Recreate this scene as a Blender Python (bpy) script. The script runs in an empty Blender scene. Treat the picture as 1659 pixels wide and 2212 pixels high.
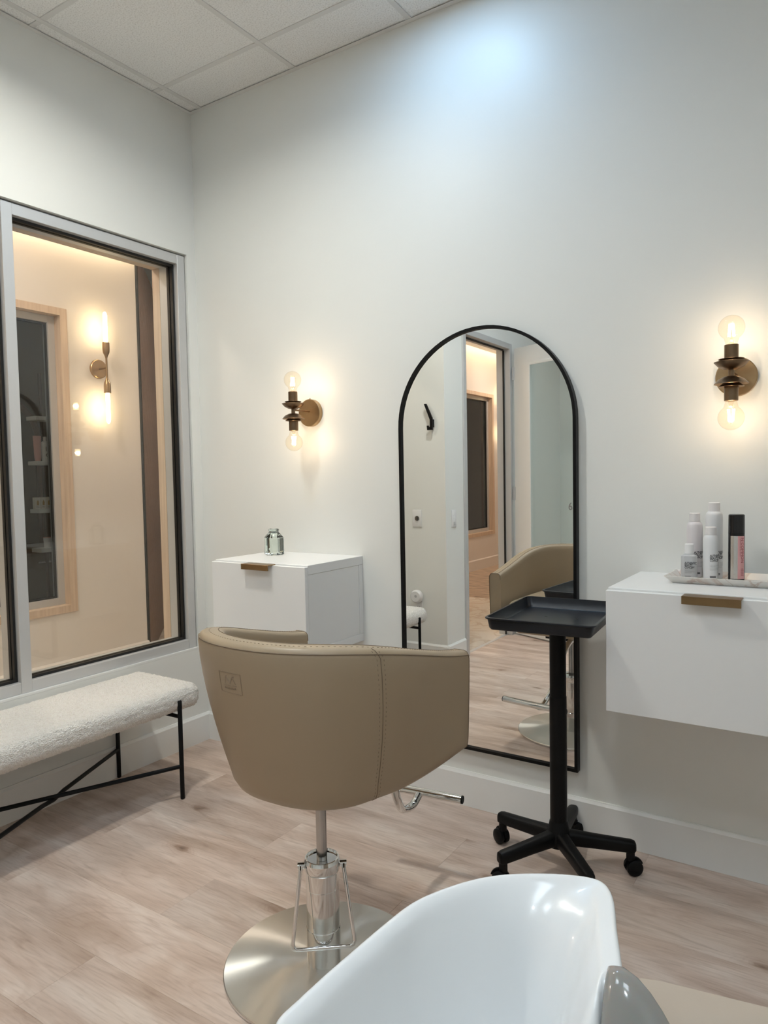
import bpy, bmesh, math, random
from mathutils import Vector, Matrix, noise
random.seed(7)
PI = math.pi
SC = bpy.context.scene
COL = SC.collection

# ------------------------------------------------------------------ camera
W_, H_ = 1659, 2212
F_PX = 1550.04
yaw, pit, rol = -0.580212, -0.050291, -0.018524
fw = Vector((math.sin(yaw)*math.cos(pit), math.cos(yaw)*math.cos(pit), math.sin(pit)))
rt = Vector((math.cos(yaw), -math.sin(yaw), 0)); up = rt.cross(fw)
r2 = math.cos(rol)*rt + math.sin(rol)*up; u2 = -math.sin(rol)*rt + math.cos(rol)*up
cam = bpy.data.cameras.new('camera'); camo = bpy.data.objects.new('camera', cam); COL.objects.link(camo)
cam.sensor_fit = 'HORIZONTAL'; cam.sensor_width = 36.0; cam.lens = 36.0*F_PX/W_
cam.clip_start = 0.02; cam.clip_end = 60
M4 = Matrix.Identity(4)
for i in range(3):
    M4[i][0] = r2[i]; M4[i][1] = u2[i]; M4[i][2] = -fw[i]
M4[0][3], M4[1][3], M4[2][3] = 2.8393, -2.6096, 1.367
camo.matrix_world = M4
SC.camera = camo
# ------------------------------------------------------------------ world, exposure
wd = bpy.data.worlds.new('world'); SC.world = wd; wd.use_nodes = True
wd.node_tree.nodes['Background'].inputs[0].default_value = (1.0, .95, .88, 1)
wd.node_tree.nodes['Background'].inputs[1].default_value = 0.03
SC.view_settings.view_transform = 'Standard'; SC.view_settings.look = 'None'
SC.view_settings.exposure = 0.10; SC.view_settings.gamma = 1.0; SC.view_settings.use_curve_mapping = False
SC.cycles.max_bounces = 10; SC.cycles.diffuse_bounces = 4; SC.cycles.glossy_bounces = 5
SC.cycles.transparent_max_bounces = 16; SC.cycles.use_adaptive_sampling = True; SC.cycles.adaptive_threshold = 0.025
SC.cycles.sample_clamp_indirect = 6.0
# lamp strengths
DL_COOL, PANEL_WHITE, DL_WHITE, BULB_W, TUBE_W, COVE, FILL_WARM = 76.0, 12.5, 365.0, 1.10, .8, 105.0, 230.0

HC = 3.214            # ceiling height

# ------------------------------------------------------------------ materials
def nt(name):
    m = bpy.data.materials.new(name); m.use_nodes = True
    t = m.node_tree; b = t.nodes['Principled BSDF']
    return m, t, b
def N(t, typ, **kw):
    n = t.nodes.new(typ)
    for k, v in kw.items():
        if k.startswith('i_'):
            n.inputs[k[2:].replace('_', ' ')].default_value = v
        else: setattr(n, k, v)
    return n
def L(t, a, b): t.links.new(a, b)
def ramp(t, fac, stops):
    r = N(t, 'ShaderNodeValToRGB'); e = r.color_ramp.elements
    while len(e) < len(stops): e.new(0.5)
    for i, (p, c) in enumerate(stops):
        e[i].position = p; e[i].color = (c[0], c[1], c[2], 1)
    L(t, fac, r.inputs[0]); return r
def add_bump(t, b, scale, strength, dist=.002, detail=3, coord='Object'):
    tc = N(t, 'ShaderNodeTexCoord'); n = N(t, 'ShaderNodeTexNoise'); n.inputs['Scale'].default_value = scale
    n.inputs['Detail'].default_value = detail
    L(t, tc.outputs[coord], n.inputs['Vector'])
    bp = N(t, 'ShaderNodeBump'); bp.inputs['Strength'].default_value = strength; bp.inputs['Distance'].default_value = dist
    L(t, n.outputs[0], bp.inputs['Height']); L(t, bp.outputs[0], b.inputs['Normal'])
    return n
def pm(name, col, rough=.5, metal=0., spec=.5, bump=None, coat=0., vary=0., **kw):
    m, t, b = nt(name)
    b.inputs['Base Color'].default_value = (*col, 1); b.inputs['Roughness'].default_value = rough
    b.inputs['Metallic'].default_value = metal; b.inputs['Specular IOR Level'].default_value = spec
    b.inputs['Coat Weight'].default_value = coat; b.inputs['Coat Roughness'].default_value = .04
    for k, v in kw.items(): b.inputs[k.replace('_', ' ')].default_value = v
    if bump: add_bump(t, b, *bump)
    if vary:
        tc = N(t, 'ShaderNodeTexCoord'); n = N(t, 'ShaderNodeTexNoise'); n.inputs['Scale'].default_value = 6
        n.inputs['Detail'].default_value = 4; L(t, tc.outputs['Object'], n.inputs['Vector'])
        lo = tuple(c*(1-vary) for c in col); hi = tuple(min(1, c*(1+vary)) for c in col)
        r = ramp(t, n.outputs[0], [(.3, lo), (.7, hi)]); L(t, r.outputs[0], b.inputs['Base Color'])
    return m
def emit(name, col, s):
    m = bpy.data.materials.new(name); m.use_nodes = True; t = m.node_tree; t.nodes.clear()
    e = N(t, 'ShaderNodeEmission'); e.inputs[0].default_value = (*col, 1); e.inputs[1].default_value = s
    o = N(t, 'ShaderNodeOutputMaterial'); L(t, e.outputs[0], o.inputs[0]); return m
def thin_glass(name, tint, ior=1.5, rough=0.0, extra=0.0):
    m = bpy.data.materials.new(name); m.use_nodes = True; t = m.node_tree; t.nodes.clear()
    tr = N(t, 'ShaderNodeBsdfTransparent'); tr.inputs[0].default_value = (*tint, 1)
    gl = N(t, 'ShaderNodeBsdfGlossy'); gl.inputs['Roughness'].default_value = rough
    lw = N(t, 'ShaderNodeLayerWeight'); lw.inputs[0].default_value = .5
    pw = N(t, 'ShaderNodeMath', operation='POWER'); pw.inputs[1].default_value = 5.0; L(t, lw.outputs['Facing'], pw.inputs[0])
    f0 = ((ior-1)/(ior+1))**2
    fr = N(t, 'ShaderNodeMath', operation='MULTIPLY_ADD'); fr.inputs[1].default_value = (1-f0)*.8; fr.inputs[2].default_value = f0; L(t, pw.outputs[0], fr.inputs[0])
    mx = N(t, 'ShaderNodeMixShader'); o = N(t, 'ShaderNodeOutputMaterial')
    fac = fr.outputs[0]
    if extra:
        ad = N(t, 'ShaderNodeMath', operation='ADD'); ad.use_clamp = True; ad.inputs[1].default_value = extra
        L(t, fac, ad.inputs[0]); fac = ad.outputs[0]
    L(t, fac, mx.inputs[0]); L(t, tr.outputs[0], mx.inputs[1]); L(t, gl.outputs[0], mx.inputs[2]); L(t, mx.outputs[0], o.inputs[0])
    return m

MT = {}
MT['wall'] = pm('wall_paint', (.80, .80, .765), .43, spec=.4, bump=(170, .05, .0012, 4))
MT['wall_warm'] = pm('corridor_paint', (.83, .78, .73), .5, bump=(170, .08, .0015, 4))
MT['wall_dark'] = pm('dark_paint', (.16, .165, .155), .6, bump=(150, .06, .001, 3))
MT['trim'] = pm('trim_paint', (.83, .825, .80), .33, bump=(60, .02, .001, 2))
MT['laminate'] = pm('white_laminate', (.84, .84, .83), .3, bump=(220, .015, .0005, 2))
MT['alu'] = pm('painted_aluminium', (.60, .60, .60), .38, metal=.35, bump=(260, .02, .0005, 2))
MT['gasket'] = pm('black_gasket', (.006, .006, .006), .5, bump=(300, .05, .0005, 2))
MT['blackmetal'] = pm('black_powder_coat', (.0035, .0035, .0038), .40, spec=.2, bump=(500, .04, .0003, 2))
MT['blackplastic'] = pm('black_plastic', (.0035, .0035, .0038), .45, spec=.18, bump=(600, .05, .0003, 2))
MT['tray'] = pm('satin_black_tray', (.008, .010, .015), .32, spec=.4, bump=(700, .04, .0003, 2))
MT['chrome'] = pm('chrome', (.78, .78, .77), .06, metal=1.0, bump=(8, .01, .0005, 1))
MT['rod'] = pm('worn_steel', (.42, .41, .40), .2, metal=1.0, vary=.25)
MT['brass'] = pm('aged_brass', (.42, .29, .16), .33, metal=1.0, vary=.22)
MT['brass_handle'] = pm('bronze_handle', (.30, .20, .105), .34, metal=1.0, vary=.2)
MT['brass_dark'] = pm('dark_bronze', (.21, .14, .085), .36, metal=1.0, vary=.25)
MT['leather'] = pm('taupe_leather', (.365, .280, .187), .40, spec=.4, bump=(420, .10, .0006, 3))
MT['seam'] = pm('leather_seam', (.20, .145, .095), .6, bump=(300, .1, .0005, 2))
MT['emboss'] = pm('leather_pressed', (.27, .20, .135), .45, bump=(420, .10, .0006, 3))
MT['ceramic'] = pm('white_ceramic', (.79, .80, .80), .26, coat=.3, bump=(3, .01, .001, 1))
MT['gel'] = pm('grey_gel', (.27, .265, .25), .12, bump=(30, .05, .001, 2), Subsurface_Weight=.35, Subsurface_Scale=.03)
MT['beige'] = pm('beige_upholstery', (.46, .385, .31), .5, bump=(300, .08, .0006, 3))
MT['matte_white'] = pm('matte_white_plastic', (.80, .79, .785), .45, bump=(200, .02, .0004, 2))
MT['can_white'] = pm('white_lacquer', (.74, .735, .735), .3, bump=(200, .01, .0004, 2))
MT['can_pink'] = pm('blush_lacquer', (.72, .675, .68), .3, bump=(200, .01, .0004, 2))
MT['can_grey'] = pm('frosted_grey', (.52, .52, .525), .28, bump=(200, .01, .0004, 2))
MT['cap'] = pm('pale_cap', (.78, .745, .735), .42, bump=(200, .02, .0004, 2))
MT['gloss_black'] = pm('gloss_black', (.006, .006, .007), .12, bump=(20, .01, .0004, 1))
MT['silver_label'] = pm('silver_foil', (.70, .69, .67), .22, metal=.9, bump=(40, .02, .0005, 2))
MT['pink_label'] = pm('pink_foil', (.72, .38, .38), .35, metal=.2, bump=(40, .02, .0005, 2))
MT['ink'] = pm('black_ink', (.02, .02, .022), .6, bump=(300, .02, .0003, 1))
MT['ink_red'] = pm('red_ink', (.30, .03, .05), .6, bump=(300, .02, .0003, 1))
MT['ink_grey'] = pm('grey_ink', (.25, .25, .25), .6, bump=(300, .02, .0003, 1))
MT['pink_tube'] = pm('pink_plastic', (.72, .33, .29), .4, bump=(60, .05, .001, 2))
MT['amber'] = pm('amber_print', (.42, .22, .04), .5, bump=(100, .02, .0005, 1))
MT['paper'] = pm('pale_board', (.75, .70, .63), .6, bump=(200, .03, .0005, 2))
MT['pine'] = pm('pale_pine', (.62, .43, .27), .5)
MT['arch_wood'] = pm('red_brown_wood', (.14, .06, .032), .45, bump=(60, .08, .001, 3))
MT['counter'] = pm('dark_counter', (.10, .065, .05), .4, bump=(60, .05, .001, 3))
MT['mirror'] = pm('silvered_glass', (.90, .915, .905), .0, metal=1.0)
MT['subfloor'] = pm('subfloor', (.10, .075, .06), .8, bump=(30, .1, .002, 2))
MT['marble_dish'] = None
MT['pane'] = thin_glass('window_pane', (.93, .95, .94), 1.5)
MT['pane_door'] = thin_glass('door_pane', (.935, .965, .945), 1.5)
MT['pane_grey'] = thin_glass('grey_pane', (.80, .83, .83), 1.5)
MT['bulb_glass'] = thin_glass('bulb_glass', (.99, .96, .90), 1.35)
MT['filament'] = emit('glowing_filament', (1.0, .70, .38), 26.0)
MT['tube_glow'] = emit('glowing_tube', (1.0, .74, .42), 20.0)
MT['dl_cool'] = emit('cool_downlight', (.45, .71, 1.0), DL_COOL)
MT['dl_white'] = emit('white_downlight', (1.0, .985, .90), DL_WHITE)
MT['dl_day'] = emit('daylight_downlight', (.82, .92, 1.0), DL_WHITE*.42)
MT['fill_warm'] = emit('warm_fill_downlight', (1.0, .83, .70), FILL_WARM)
MT['panel_white'] = emit('white_panel', (.78, .90, 1.0), PANEL_WHITE)
MT['cove'] = emit('warm_led', (1.0, .74, .48), COVE)
MT['fill_dim'] = emit('white_led', (.95, .97, 1.0), 8.0)

# pine grain, flute wood
def grain(m, cols, sc=(18, 18, .8)):
    t = m.node_tree; b = t.nodes['Principled BSDF']; tc = N(t, 'ShaderNodeTexCoord'); mp = N(t, 'ShaderNodeMapping')
    mp.inputs['Scale'].default_value = sc; n = N(t, 'ShaderNodeTexNoise'); n.inputs['Scale'].default_value = 3; n.inputs['Detail'].default_value = 5
    L(t, tc.outputs['Object'], mp.inputs[0]); L(t, mp.outputs[0], n.inputs['Vector'])
    r = ramp(t, n.outputs[0], cols); L(t, r.outputs[0], b.inputs['Base Color'])
grain(MT['pine'], [(.3, (.60, .45, .33)), (.7, (.74, .59, .45))])
MT['flute'] = pm('fluted_walnut', (.2, .12, .08), .5)
grain(MT['flute'], [(.3, (.20, .12, .085)), (.7, (.36, .24, .175))], (14, 14, .6))

# oak planks: broad streaks, cathedral figure, fine pores, knots; every plank takes its own cut of the pattern
def wood_floor():
    m, t, b = nt('pale_oak_plank')
    tc = N(t, 'ShaderNodeTexCoord'); oi = N(t, 'ShaderNodeObjectInfo')
    cm = N(t, 'ShaderNodeCombineXYZ')
    m1 = N(t, 'ShaderNodeMath', operation='MULTIPLY'); m1.inputs[1].default_value = 37.0; L(t, oi.outputs['Random'], m1.inputs[0])
    m2 = N(t, 'ShaderNodeMath', operation='MULTIPLY'); m2.inputs[1].default_value = 91.0; L(t, oi.outputs['Random'], m2.inputs[0])
    L(t, m1.outputs[0], cm.inputs[0]); L(t, m2.outputs[0], cm.inputs[1])
    ad = N(t, 'ShaderNodeVectorMath', operation='ADD'); L(t, tc.outputs['Object'], ad.inputs[0]); L(t, cm.outputs[0], ad.inputs[1])
    def nz(sx, sy, scale, detail=4, dist=0.):
        mp = N(t, 'ShaderNodeMapping'); mp.inputs['Scale'].default_value = (sx, sy, 1); L(t, ad.outputs[0], mp.inputs[0])
        n = N(t, 'ShaderNodeTexNoise'); n.inputs['Scale'].default_value = scale; n.inputs['Detail'].default_value = detail
        n.inputs['Distortion'].default_value = dist; L(t, mp.outputs[0], n.inputs['Vector']); return n
    broad = nz(1.3, 5.5, 1.6, 4, .6)
    base = ramp(t, broad.outputs[0], [(.30, (.47, .355, .285)), (.5, (.61, .485, .41)), (.68, (.72, .61, .535))])
    # cathedral figure: contour lines of a slow noise
    fig = nz(.5, 3.8, 1.3, 2, .6)
    mu = N(t, 'ShaderNodeMath', operation='MULTIPLY'); mu.inputs[1].default_value = 130.0; L(t, fig.outputs[0], mu.inputs[0])
    sn = N(t, 'ShaderNodeMath', operation='SINE'); L(t, mu.outputs[0], sn.inputs[0])
    figr = ramp(t, sn.outputs[0], [(.0, (1, 1, 1)), (.5, (1, 1, 1)), (1.0, (.90, .875, .855))])
    mxa = N(t, 'ShaderNodeMix', data_type='RGBA', blend_type='MULTIPLY'); mxa.inputs[0].default_value = .6
    L(t, base.outputs[0], mxa.inputs[6]); L(t, figr.outputs[0], mxa.inputs[7])
    fine = nz(5.0, 60, 2.4, 6)
    finer = ramp(t, fine.outputs[0], [(.25, (.80, .765, .74)), (.47, (.98, .98, .98)), (.75, (1.06, 1.06, 1.06))])
    mxb = N(t, 'ShaderNodeMix', data_type='RGBA', blend_type='MULTIPLY'); mxb.inputs[0].default_value = .9
    L(t, mxa.outputs[2], mxb.inputs[6]); L(t, finer.outputs[0], mxb.inputs[7])
    # greyish dark streaks
    dk = nz(2.2, 13, 1.7, 4, 1.2)
    dkr = ramp(t, dk.outputs[0], [(.56, (1, 1, 1)), (.74, (.82, .79, .765))])
    mxc = N(t, 'ShaderNodeMix', data_type='RGBA', blend_type='MULTIPLY'); mxc.inputs[0].default_value = 1
    L(t, mxb.outputs[2], mxc.inputs[6]); L(t, dkr.outputs[0], mxc.inputs[7])
    # knots
    mp = N(t, 'ShaderNodeMapping'); mp.inputs['Scale'].default_value = (1.0, 2.1, 1); L(t, ad.outputs[0], mp.inputs[0])
    dn = N(t, 'ShaderNodeTexNoise'); dn.inputs['Scale'].default_value = 14; L(t, mp.outputs[0], dn.inputs['Vector'])
    dv = N(t, 'ShaderNodeVectorMath', operation='MULTIPLY_ADD'); dv.inputs[1].default_value = (.07, .07, 0); L(t, dn.outputs[1], dv.inputs[0]); L(t, mp.outputs[0], dv.inputs[2])
    vo = N(t, 'ShaderNodeTexVoronoi'); vo.inputs['Scale'].default_value = 2.6; L(t, dv.outputs[0], vo.inputs['Vector'])
    kn = ramp(t, vo.outputs['Distance'], [(.02, (.30, .24, .20)), (.055, (.60, .52, .46)), (.12, (.92, .89, .87)), (.24, (1, 1, 1))])
    mxd = N(t, 'ShaderNodeMix', data_type='RGBA', blend_type='MULTIPLY'); mxd.inputs[0].default_value = .95
    L(t, mxc.outputs[2], mxd.inputs[6]); L(t, kn.outputs[0], mxd.inputs[7])
    # growth rings bending round each knot
    rm = N(t, 'ShaderNodeMath', operation='MULTIPLY'); rm.inputs[1].default_value = 120.0; L(t, vo.outputs['Distance'], rm.inputs[0])
    rs = N(t, 'ShaderNodeMath', operation='SINE'); L(t, rm.outputs[0], rs.inputs[0])
    rr_ = ramp(t, rs.outputs[0], [(.2, (1, 1, 1)), (.9, (.89, .86, .84))])
    rf = ramp(t, vo.outputs['Distance'], [(.05, (.9, .9, .9)), (.30, (0, 0, 0))])
    mxr = N(t, 'ShaderNodeMix', data_type='RGBA', blend_type='MULTIPLY'); L(t, rf.outputs[0], mxr.inputs[0])
    L(t, mxd.outputs[2], mxr.inputs[6]); L(t, rr_.outputs[0], mxr.inputs[7]); mxd = mxr
    # plank to plank tone
    hv = N(t, 'ShaderNodeHueSaturation'); mr = N(t, 'ShaderNodeMapRange'); mr.inputs[3].default_value = .90; mr.inputs[4].default_value = 1.05
    fr = N(t, 'ShaderNodeMath', operation='FRACT'); L(t, m2.outputs[0], fr.inputs[0]); L(t, fr.outputs[0], mr.inputs[0])
    L(t, mr.outputs[0], hv.inputs['Value']); L(t, mxd.outputs[2], hv.inputs['Color']); L(t, hv.outputs[0], b.inputs['Base Color'])
    b.inputs['Roughness'].default_value = .40; b.inputs['Specular IOR Level'].default_value = .42
    bp = N(t, 'ShaderNodeBump'); bp.inputs['Strength'].default_value = .10; bp.inputs['Distance'].default_value = .001
    L(t, fine.outputs[0], bp.inputs['Height']); L(t, bp.outputs[0], b.inputs['Normal'])
    return m
MT['plank'] = wood_floor()

def acoustic():
    m, t, b = nt('acoustic_tile')
    tc = N(t, 'ShaderNodeTexCoord'); n = N(t, 'ShaderNodeTexNoise'); n.inputs['Scale'].default_value = 170; n.inputs['Detail'].default_value = 3
    L(t, tc.outputs['Object'], n.inputs['Vector'])
    r = ramp(t, n.outputs[0], [(.34, (.70, .69, .67)), (.5, (.84, .835, .82)), (.7, (.88, .875, .86))]); L(t, r.outputs[0], b.inputs['Base Color'])
    b.inputs['Roughness'].default_value = .9
    bp = N(t, 'ShaderNodeBump'); bp.inputs['Strength'].default_value = .5; bp.inputs['Distance'].default_value = .002
    L(t, n.outputs[0], bp.inputs['Height']); L(t, bp.outputs[0], b.inputs['Normal']); return m
MT['tile'] = acoustic()
MT['grid'] = pm('ceiling_grid_steel', (.70, .69, .67), .4, bump=(100, .02, .0005, 2))

def boucle():
    m, t, b = nt('cream_boucle')
    tc = N(t, 'ShaderNodeTexCoord'); v = N(t, 'ShaderNodeTexVoronoi'); v.inputs['Scale'].default_value = 190
    n = N(t, 'ShaderNodeTexNoise'); n.inputs['Scale'].default_value = 120; n.inputs['Detail'].default_value = 4
    n.inputs['Distortion'].default_value = 2.0
    L(t, tc.outputs['Object'], v.inputs['Vector']); L(t, tc.outputs['Object'], n.inputs['Vector'])
    r = ramp(t, n.outputs[0], [(.3, (.74, .69, .62)), (.5, (.90, .86, .80)), (.8, (.93, .905, .86))]); L(t, r.outputs[0], b.inputs['Base Color'])
    b.inputs['Roughness'].default_value = .95; b.inputs['Sheen Weight'].default_value = .3
    ad = N(t, 'ShaderNodeMath', operation='ADD'); L(t, n.outputs[0], ad.inputs[0]); L(t, v.outputs['Distance'], ad.inputs[1])
    bp = N(t, 'ShaderNodeBump'); bp.inputs['Strength'].default_value = .85; bp.inputs['Distance'].default_value = .006
    L(t, ad.outputs[0], bp.inputs['Height']); L(t, bp.outputs[0], b.inputs['Normal']); return m
MT['boucle'] = boucle()

def marble(name, base, vein, scale=5, rough=.2, w=.03):
    m, t, b = nt(name)
    tc = N(t, 'ShaderNodeTexCoord'); n = N(t, 'ShaderNodeTexNoise'); n.inputs['Scale'].default_value = scale; n.inputs['Detail'].default_value = 6
    n.inputs['Distortion'].default_value = 1.5; L(t, tc.outputs['Object'], n.inputs['Vector'])
    r = ramp(t, n.outputs[0], [(.5-2.5*w, base), (.5-w*.4, vein), (.5+w*.5, base)]); L(t, r.outputs[0], b.inputs['Base Color'])
    b.inputs['Roughness'].default_value = rough; return m
MT['marble_dish'] = marble('pink_veined_marble', (.78, .745, .70), (.62, .50, .44), 6, .25, .022)
MT['marble_floor'] = marble('cream_marble', (.78, .70, .60), (.66, .55, .44), 2.2, .08, .03)
MT['travertine'] = None
def trav():
    m, t, b = nt('veined_travertine'); tc = N(t, 'ShaderNodeTexCoord'); mp = N(t, 'ShaderNodeMapping'); mp.inputs['Scale'].default_value = (1.5, 9, 1)
    n = N(t, 'ShaderNodeTexNoise'); n.inputs['Scale'].default_value = 3.5; n.inputs['Detail'].default_value = 6
    L(t, tc.outputs['Object'], mp.inputs[0]); L(t, mp.outputs[0], n.inputs['Vector'])
    r = ramp(t, n.outputs[0], [(.36, (.20, .14, .10)), (.48, (.50, .37, .27)), (.7, (.66, .52, .40))]); L(t, r.outputs[0], b.inputs['Base Color'])
    b.inputs['Roughness'].default_value = .3; return m
MT['travertine'] = trav()

def brushed():
    m, t, b = nt('radially_brushed_steel')
    b.inputs['Base Color'].default_value = (.74, .72, .68, 1); b.inputs['Metallic'].default_value = 1; b.inputs['Roughness'].default_value = .29
    b.inputs['Anisotropic'].default_value = .98
    tg = N(t, 'ShaderNodeTangent'); tg.direction_type = 'RADIAL'; tg.axis = 'Z'; L(t, tg.outputs[0], b.inputs['Tangent'])
    return m
MT['brushed'] = brushed()
def jar_glass():
    m, t, b = nt('clear_green_glass'); b.inputs['Base Color'].default_value = (.93, .985, .96, 1); b.inputs['Roughness'].default_value = 0.0
    b.inputs['Transmission Weight'].default_value = 1.0; b.inputs['IOR'].default_value = 1.45; return m
MT['jar'] = jar_glass()

# ------------------------------------------------------------------ mesh helpers
def BM(): return bmesh.new()
def box(bm, x0, x1, y0, y1, z0, z1, bev=0., seg=1):
    vs = [bm.verts.new((x, y, z)) for z in (z0, z1) for y in (y0, y1) for x in (x0, x1)]
    fs = [(0, 2, 3, 1), (4, 5, 7, 6), (0, 1, 5, 4), (2, 6, 7, 3), (0, 4, 6, 2), (1, 3, 7, 5)]
    faces = [bm.faces.new([vs[i] for i in f]) for f in fs]
    if bev > 0:
        es = set(e for f in faces for e in f.edges)
        bmesh.ops.bevel(bm, geom=list(es), offset=bev, segments=seg, profile=.5, affect='EDGES')
    return bm
def ring_faces(bm, A, B, closed=True):
    n = len(A)
    for i in range(n if closed else n-1):
        j = (i+1) % n
        bm.faces.new((A[i], A[j], B[j], B[i]))
def loft(bm, rings, closed=True, cap0=True, cap1=True):
    R = [[bm.verts.new(p) for p in r] for r in rings]
    for a, b in zip(R, R[1:]): ring_faces(bm, a, b, closed)
    if cap0: bm.faces.new(list(reversed(R[0])))
    if cap1: bm.faces.new(R[-1])
    return bm
def lathe(bm, prof, seg=32, c=(0, 0, 0), cap0=True, cap1=True, axis='z', mat=None):
    rings = []
    for r, z in prof:
        ring = []
        for i in range(seg):
            a = 2*PI*i/seg; p = Vector((r*math.cos(a), r*math.sin(a), z))
            if axis == 'y': p = Vector((p.x, -p.z, p.y))
            if axis == 'x': p = Vector((p.z, p.x, p.y))
            ring.append(p + Vector(c))
        rings.append(ring)
    return loft(bm, rings, True, cap0, cap1)
def tube(bm, pts, r, seg=12, closed=False):
    P = [Vector(p) for p in pts]; n = len(P); rs = r if isinstance(r, (list, tuple)) else [r]*n
    def tan(i):
        if closed: return (P[(i+1) % n]-P[(i-1) % n]).normalized()
        if i == 0: return (P[1]-P[0]).normalized()
        if i == n-1: return (P[-1]-P[-2]).normalized()
        return ((P[i+1]-P[i]).normalized()+(P[i]-P[i-1]).normalized()).normalized()
    t0 = tan(0); nn = t0.orthogonal().normalized(); rings = []
    for i in range(n):
        t = tan(i); nn = (nn - t*nn.dot(t)).normalized(); b = t.cross(nn)
        rings.append([P[i] + rs[i]*(math.cos(2*PI*k/seg)*nn + math.sin(2*PI*k/seg)*b) for k in range(seg)])
    if closed:
        R = [[bm.verts.new(p) for p in r_] for r_ in rings]
        for i in range(n): ring_faces(bm, R[i], R[(i+1) % n])
        return bm
    return loft(bm, rings)
def arc_pts(c, r, a0, a1, n, plane='xz'):
    o = []
    for i in range(n+1):
        a = a0+(a1-a0)*i/n
        if plane == 'xz': o.append(Vector((c[0]+r*math.cos(a), c[1], c[2]+r*math.sin(a))))
        elif plane == 'xy': o.append(Vector((c[0]+r*math.cos(a), c[1]+r*math.sin(a), c[2])))
        else: o.append(Vector((c[0], c[1]+r*math.cos(a), c[2]+r*math.sin(a))))
    return o
def smooth_path(pts, n=6):
    P = [Vector(p) for p in pts]; o = []
    for i in range(len(P)-1):
        p0 = P[max(0, i-1)]; p1 = P[i]; p2 = P[i+1]; p3 = P[min(len(P)-1, i+2)]
        for k in range(n):
            s = k/n
            o.append(.5*((2*p1)+(-p0+p2)*s+(2*p0-5*p1+4*p2-p3)*s*s+(-p0+3*p1-3*p2+p3)*s**3))
    o.append(P[-1]); return o
def rrect(hx, hy, r, z, n=6, c=(0, 0)):
    o = []
    for (sx, sy, a0) in ((1, 1, 0), (-1, 1, PI/2), (-1, -1, PI), (1, -1, 1.5*PI)):
        for i in range(n+1):
            a = a0+PI/2*i/n
            o.append(Vector((c[0]+sx*(hx-r)+r*math.cos(a), c[1]+sy*(hy-r)+r*math.sin(a), z)))
    return o
def rounded_box(bm, size, r, step, c=(0, 0, 0), fn=None):
    hx, hy, hz = [s/2 for s in size]; seen = {}
    def key(p): return (round(p[0], 5), round(p[1], 5), round(p[2], 5))
    def vert(p):
        k = key(p)
        if k not in seen:
            q = Vector((max(-hx+r, min(hx-r, p[0])), max(-hy+r, min(hy-r, p[1])), max(-hz+r, min(hz-r, p[2]))))
            d = Vector(p)-q
            v = q + (d.normalized()*r if d.length > 1e-9 else d)
            nrm = d.normalized() if d.length > 1e-9 else Vector((0, 0, 1))
            if fn: v = fn(v, nrm)
            seen[k] = bm.verts.new(v+Vector(c))
        return seen[k]
    def lin(h):
        n = max(2, int(round(2*h/step))); return [-h+2*h*i/n for i in range(n+1)]
    X, Y, Z = lin(hx), lin(hy), lin(hz)
    def grid(A, B, f, flip):
        for i in range(len(A)-1):
            for j in range(len(B)-1):
                q = [vert(f(A[i], B[j])), vert(f(A[i+1], B[j])), vert(f(A[i+1], B[j+1])), vert(f(A[i], B[j+1]))]
                if flip: q.reverse()
                bm.faces.new(q)
    grid(X, Y, lambda a, b: (a, b, hz), False); grid(X, Y, lambda a, b: (a, b, -hz), True)
    grid(X, Z, lambda a, b: (a, -hy, b), False); grid(X, Z, lambda a, b: (a, hy, b), True)
    grid(Y, Z, lambda a, b: (hx, a, b), False); grid(Y, Z, lambda a, b: (-hx, a, b), True)
    return bm
def mesh_of(name, bm, mat, smooth=35):
    bmesh.ops.recalc_face_normals(bm, faces=bm.faces[:])
    me = bpy.data.meshes.new(name); bm.to_mesh(me); bm.free()
    if smooth:
        me.polygons.foreach_set('use_smooth', [True]*len(me.polygons))
        me.set_sharp_from_angle(angle=math.radians(smooth))
    for m in (mat if isinstance(mat, (list, tuple)) else [mat]): me.materials.append(m)
    return me
def obj(name, bm, mat, parent=None, smooth=35, loc=None, rotz=None, label=None):
    me = bm if isinstance(bm, bpy.types.Mesh) else mesh_of(name, bm, mat, smooth)
    o = bpy.data.objects.new(name, me); COL.objects.link(o)
    if parent: o.parent = parent
    if loc: o.location = loc
    if rotz is not None: o.rotation_euler = (0, 0, rotz)
    if label: o['label'] = label
    return o
def tag(o, label, cat, group=None):
    o['label'] = label; o['category'] = cat
    if group: o['group'] = group
    return o
def thing(name, label, cat, loc=(0, 0, 0), rotz=0., group=None):
    o = bpy.data.objects.new(name, None); COL.objects.link(o); o.empty_display_size = .05
    o.location = loc; o.rotation_euler = (0, 0, rotz)
    return tag(o, label, cat, group)
def struct(name, bm=None, mat=None, parent=None, smooth=35, label=None, loc=(0, 0, 0)):
    if bm is None:
        o = bpy.data.objects.new(name, None); COL.objects.link(o); o.empty_display_size = .05
    else: o = obj(name, bm, mat, parent, smooth)
    o.location = loc
    if parent: o.parent = parent
    else: o['kind'] = 'structure'
    if label: o['label'] = label
    return o
def copy_tree(o, parent=None):
    c = o.copy(); COL.objects.link(c); c.parent = parent
    for ch in [x for x in COL.objects if x.parent == o]: copy_tree(ch, c)
    return c
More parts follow.
